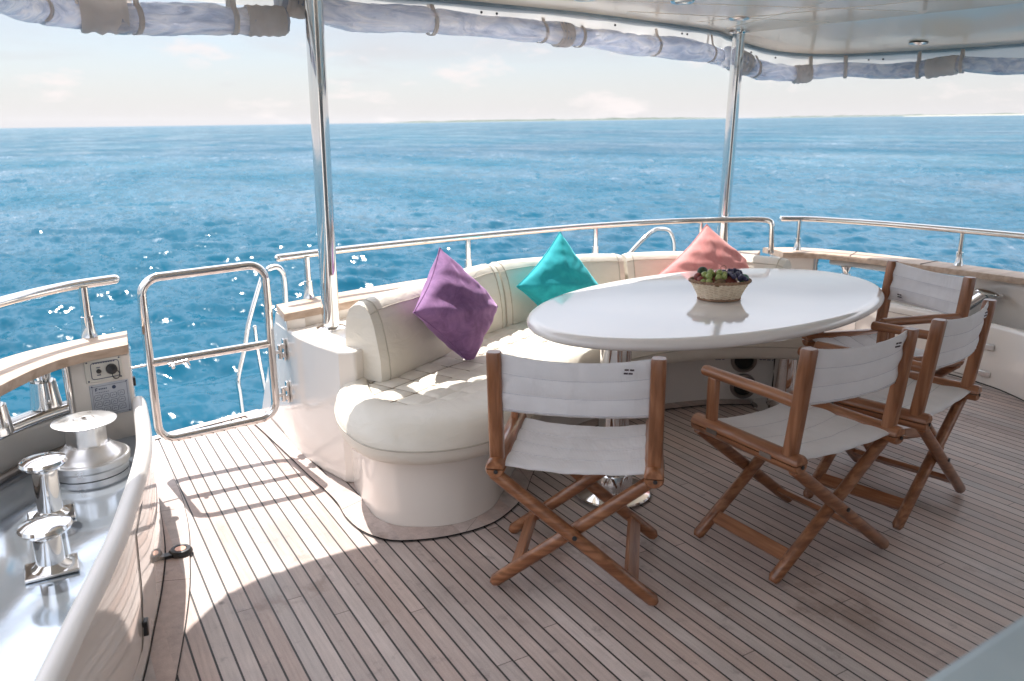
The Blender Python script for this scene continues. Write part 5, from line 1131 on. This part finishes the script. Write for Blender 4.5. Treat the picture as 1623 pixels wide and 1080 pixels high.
# ------------------------------------------------------------------ rolled clear curtains
def curtain(pts, radii, seed, wraps, straps, label, loc, topz=None, bulge=()):
    t = thing('rolled_curtain', label, 'rolled curtain', loc, 0, 'rolled up clear curtains strapped under the roof edge')
    P = resample(catmull(pts, 12), 260); L_ = len(P); rad = []
    for i in range(L_):
        u = i / (L_ - 1) * (len(radii) - 1); k = min(int(u), len(radii) - 2); rad.append(radii[k] + (radii[k + 1] - radii[k]) * (u - k))
    rings = []; n_ = 40
    X = [p.x + p.y * .7 for p in P]
    for i, p in enumerate(P):
        tg = (P[min(i + 1, L_ - 1)] - P[max(i - 1, 0)]).normalized(); a = V((0, 0, 1)); a = (a - tg * a.dot(tg)).normalized(); c_ = tg.cross(a)
        sag = 0.012 * fnoise(X[i] * 2.1 + seed, 1.3); ring = []
        for j in range(n_):
            th_ = 2 * PI * j / n_
            w_ = 1 + 0.20 * fnoise(X[i] * 2.6 + seed, math.cos(th_) * 0.9, math.sin(th_) * 0.9) + 0.10 * fnoise(X[i] * 9 + th_ * 0.8 + seed, math.cos(th_) * 1.5, math.sin(th_) * 1.5) + 0.035 * math.sin(5 * th_ + X[i] * 7 + 2 * fnoise(X[i] * 4, seed)) + 0.09 * (0.5 - abs(fnoise(X[i] * 16 + th_ * 1.7 + seed, math.cos(th_) * 3, math.sin(th_) * 3)) * 2) ** 3 * 4
            pinch = 1 - 0.12 * max([0] + [math.exp(-((X[i] - s_) / 0.04) ** 2) for s_ in [q.x + q.y * .7 for q in straps]])
            ring.append(p + V((0, 0, sag)) + (a * math.cos(th_) * 0.98 + c_ * math.sin(th_)) * rad[i] * w_ * pinch)
        rings.append(ring)
    m_ = MB(); m_.loft(rings); m_.build('clear_vinyl_roll', 'vinyl', t, sharp=70)
    def near(q): return min(range(L_), key=lambda k: (P[k] - V(q)).length)
    for q, width in wraps:
        k = near(q); k0 = max(0, k - int(width / 2 / ((P[1] - P[0]).length))); k1 = min(L_ - 1, k + int(width / 2 / ((P[1] - P[0]).length)))
        m_ = MB(); rr_ = []
        seg = resample(P[k0:k1 + 1], 14)
        for i, p in enumerate(seg):
            tg = (seg[min(i + 1, 13)] - seg[max(i - 1, 0)]).normalized(); a = V((0, 0, 1)); a = (a - tg * a.dot(tg)).normalized(); c_ = tg.cross(a)
            r0 = rad[k] * (1.10 + 0.045 * math.sin(i * 1.9) + (0.03 if i in (3, 4, 9, 10) else 0))
            rr_.append([p + (a * math.cos(2 * PI * j / 24) + c_ * math.sin(2 * PI * j / 24)) * r0 * (1 + 0.03 * fnoise(i * 0.5, math.cos(2 * PI * j / 24) * 2 + seed, math.sin(2 * PI * j / 24) * 2)) for j in range(24)])
        m_.loft(rr_); m_.build('cloth_hem', 'cream_canvas', t, sharp=70)
    for q in straps:
        k = near(q); p = P[k]; tg = (P[min(k + 1, L_ - 1)] - P[max(k - 1, 0)]).normalized(); a = V((0, 0, 1)); c_ = tg.cross(a).normalized(); r0 = rad[k] * 0.97
        zt = (topz if topz else 2.07); loop_ = [p + V((0, 0, zt - p.z)) + c_ * 0.015]
        for ang in range(60, -241, -20):
            loop_.append(p + (c_ * math.cos(math.radians(ang)) + a * math.sin(math.radians(ang))) * r0)
        loop_.append(p + V((0, 0, zt - p.z)) - c_ * 0.004)
        m_ = MB(); rr_ = []
        for i, q2 in enumerate(loop_):
            nn2 = (q2 - p); nn2.normalize(); w_ = tg * 0.011 + V((0, 0, 0))
            tw = tg * (0.006 * math.sin(i * 0.3))
            rr_.append([q2 - w_ + tw, q2 + w_ + tw])
        m_.grid(rr_); m_.build('strap', 'cream_canvas', t, solid=0.003)
    return t
c1 = curtain([(-0.26, 1.6, 1.94), (-0.19, 2.4, 1.94), (-0.10, 2.92, 1.935), (0.0, 3.22, 1.925), (0.108, 3.44, 1.919), (0.255, 3.60, 1.922), (0.40, 3.66, 1.925), (0.55, 3.69, 1.938), (0.80, 3.70, 1.948), (1.05, 3.70, 1.958)], [0.05, 0.055, 0.055, 0.055, 0.056, 0.052, 0.046, 0.060, 0.060, 0.054], 2.0,
        [((0.965, 3.70, 1.955), 0.16)], [V((0.10, 3.45, 1.92)), V((0.44, 3.67, 1.93)), V((0.83, 3.70, 1.948))], 'rolled clear curtain at the upper left, sagging free of the roof edge', (0.5, 3.7, 1.95), 2.08)
# the fat cloth roll end with its spiral at the upper left
m_ = MB(); rr_ = []
for i in range(15):
    x_ = 0.245 + 0.17 * i / 14; r0 = 0.080 + 0.004 * math.sin(i * 1.4) - 0.0008 * i
    rr_.append([V((x_, 3.595 + 0.075 * i / 14, 1.94)) + V((0, math.cos(2 * PI * j / 28), math.sin(2 * PI * j / 28))) * r0 * (1 + 0.07 * fnoise(i * .4, math.cos(2 * PI * j / 28) * 2, math.sin(2 * PI * j / 28) * 2)) for j in range(28)])
m_.loft(rr_); m_.build('cloth_roll', 'cream_canvas', c1, sharp=70)
m_ = MB(); sp_ = [V((0.236, 3.595 + (0.008 + 0.0032 * k * 0.62) * math.cos(k * 0.42), 1.94 + (0.008 + 0.0032 * k * 0.62) * math.sin(k * 0.42))) for k in range(38)]
m_.tube(sp_, 0.0055, 8, flat=1); m_.build('spiral_edge', 'cream_canvas', c1)
curtain([(1.03, 3.73, 2.045), (1.32, 3.77, 2.015), (1.6, 3.79, 2.008), (1.9, 3.80, 2.003), (2.3, 3.84, 2.004), (2.7, 3.895, 1.998), (3.1, 3.965, 1.990), (3.5, 4.03, 1.982), (3.85, 4.10, 1.975), (4.04, 4.17, 1.962)], [0.05, 0.06, 0.062, 0.056, 0.056, 0.06, 0.058, 0.063, 0.066, 0.05], 7.0,
        [((2.60, 3.885, 2.0), 0.11), ((1.10, 3.74, 2.04), 0.10)], [V((1.78, 3.8, 2.0)), V((2.45, 3.86, 2.0)), V((2.72, 3.90, 2.0)), V((3.34, 4.0, 1.98)), V((3.9, 4.12, 1.97))], 'long rolled clear curtain strapped along the stern edge of the roof between the two posts', (2.5, 3.9, 2.0), 2.085)
curtain([(4.12, 4.19, 1.965), (4.25, 4.20, 1.945), (4.45, 4.22, 1.90), (4.70, 4.17, 1.868), (4.86, 4.07, 1.875), (5.0, 3.92, 1.888), (5.12, 3.70, 1.865), (5.2, 3.47, 1.872), (5.26, 3.27, 1.89), (5.33, 2.95, 1.862), (5.38, 2.5, 1.86), (5.4, 1.6, 1.86)], [0.07, 0.065, 0.055, 0.052, 0.058, 0.05, 0.055, 0.055, 0.05, 0.05], 13.0,
        [((4.27, 4.20, 1.94), 0.16), ((4.80, 4.12, 1.87), 0.13), ((5.235, 3.36, 1.885), 0.20)], [V((4.42, 4.22, 1.9)), V((4.84, 4.09, 1.87)), V((5.0, 3.92, 1.888)), V((5.19, 3.49, 1.87)), V((5.26, 3.25, 1.89))], 'rolled clear curtain hanging along the right side of the roof beyond the far post', (4.9, 4.0, 1.88), 1.985)

# ------------------------------------------------------------------ near corner furniture and the saloon front behind the camera
m_ = MB(); m_.prism([(0.755, 0.447), (1.04, 0.462), (1.30, 0.30), (1.30, -0.3), (0.70, -0.3), (0.66, 0.30)], 0.0, 0.90)
M['counter'] = mat_noise('counter_laminate', (0.42, 0.52, 0.58), (0.48, 0.58, 0.63), 6, 0.35)
sc_ = m_.build('side_counter', 'counter', bevel=0.02, seg=4); tag(sc_, 'blurred corner of a pale counter in the bottom right corner', 'counter')
m_ = MB(); m_.box((2.3, -3.6, 1.05), (7.4, 0.2, 2.1)); sb = m_.build('saloon_bulkhead', 'gelcoat'); tag(sb, 'white saloon front closing the deck behind the camera', 'bulkhead')
m_ = MB(); m_.box((2.3, -3.485, 1.0), (4.2, 0.03, 1.9)); m_.build('sliding_door', 'shade_glass', sb)
print('script done')
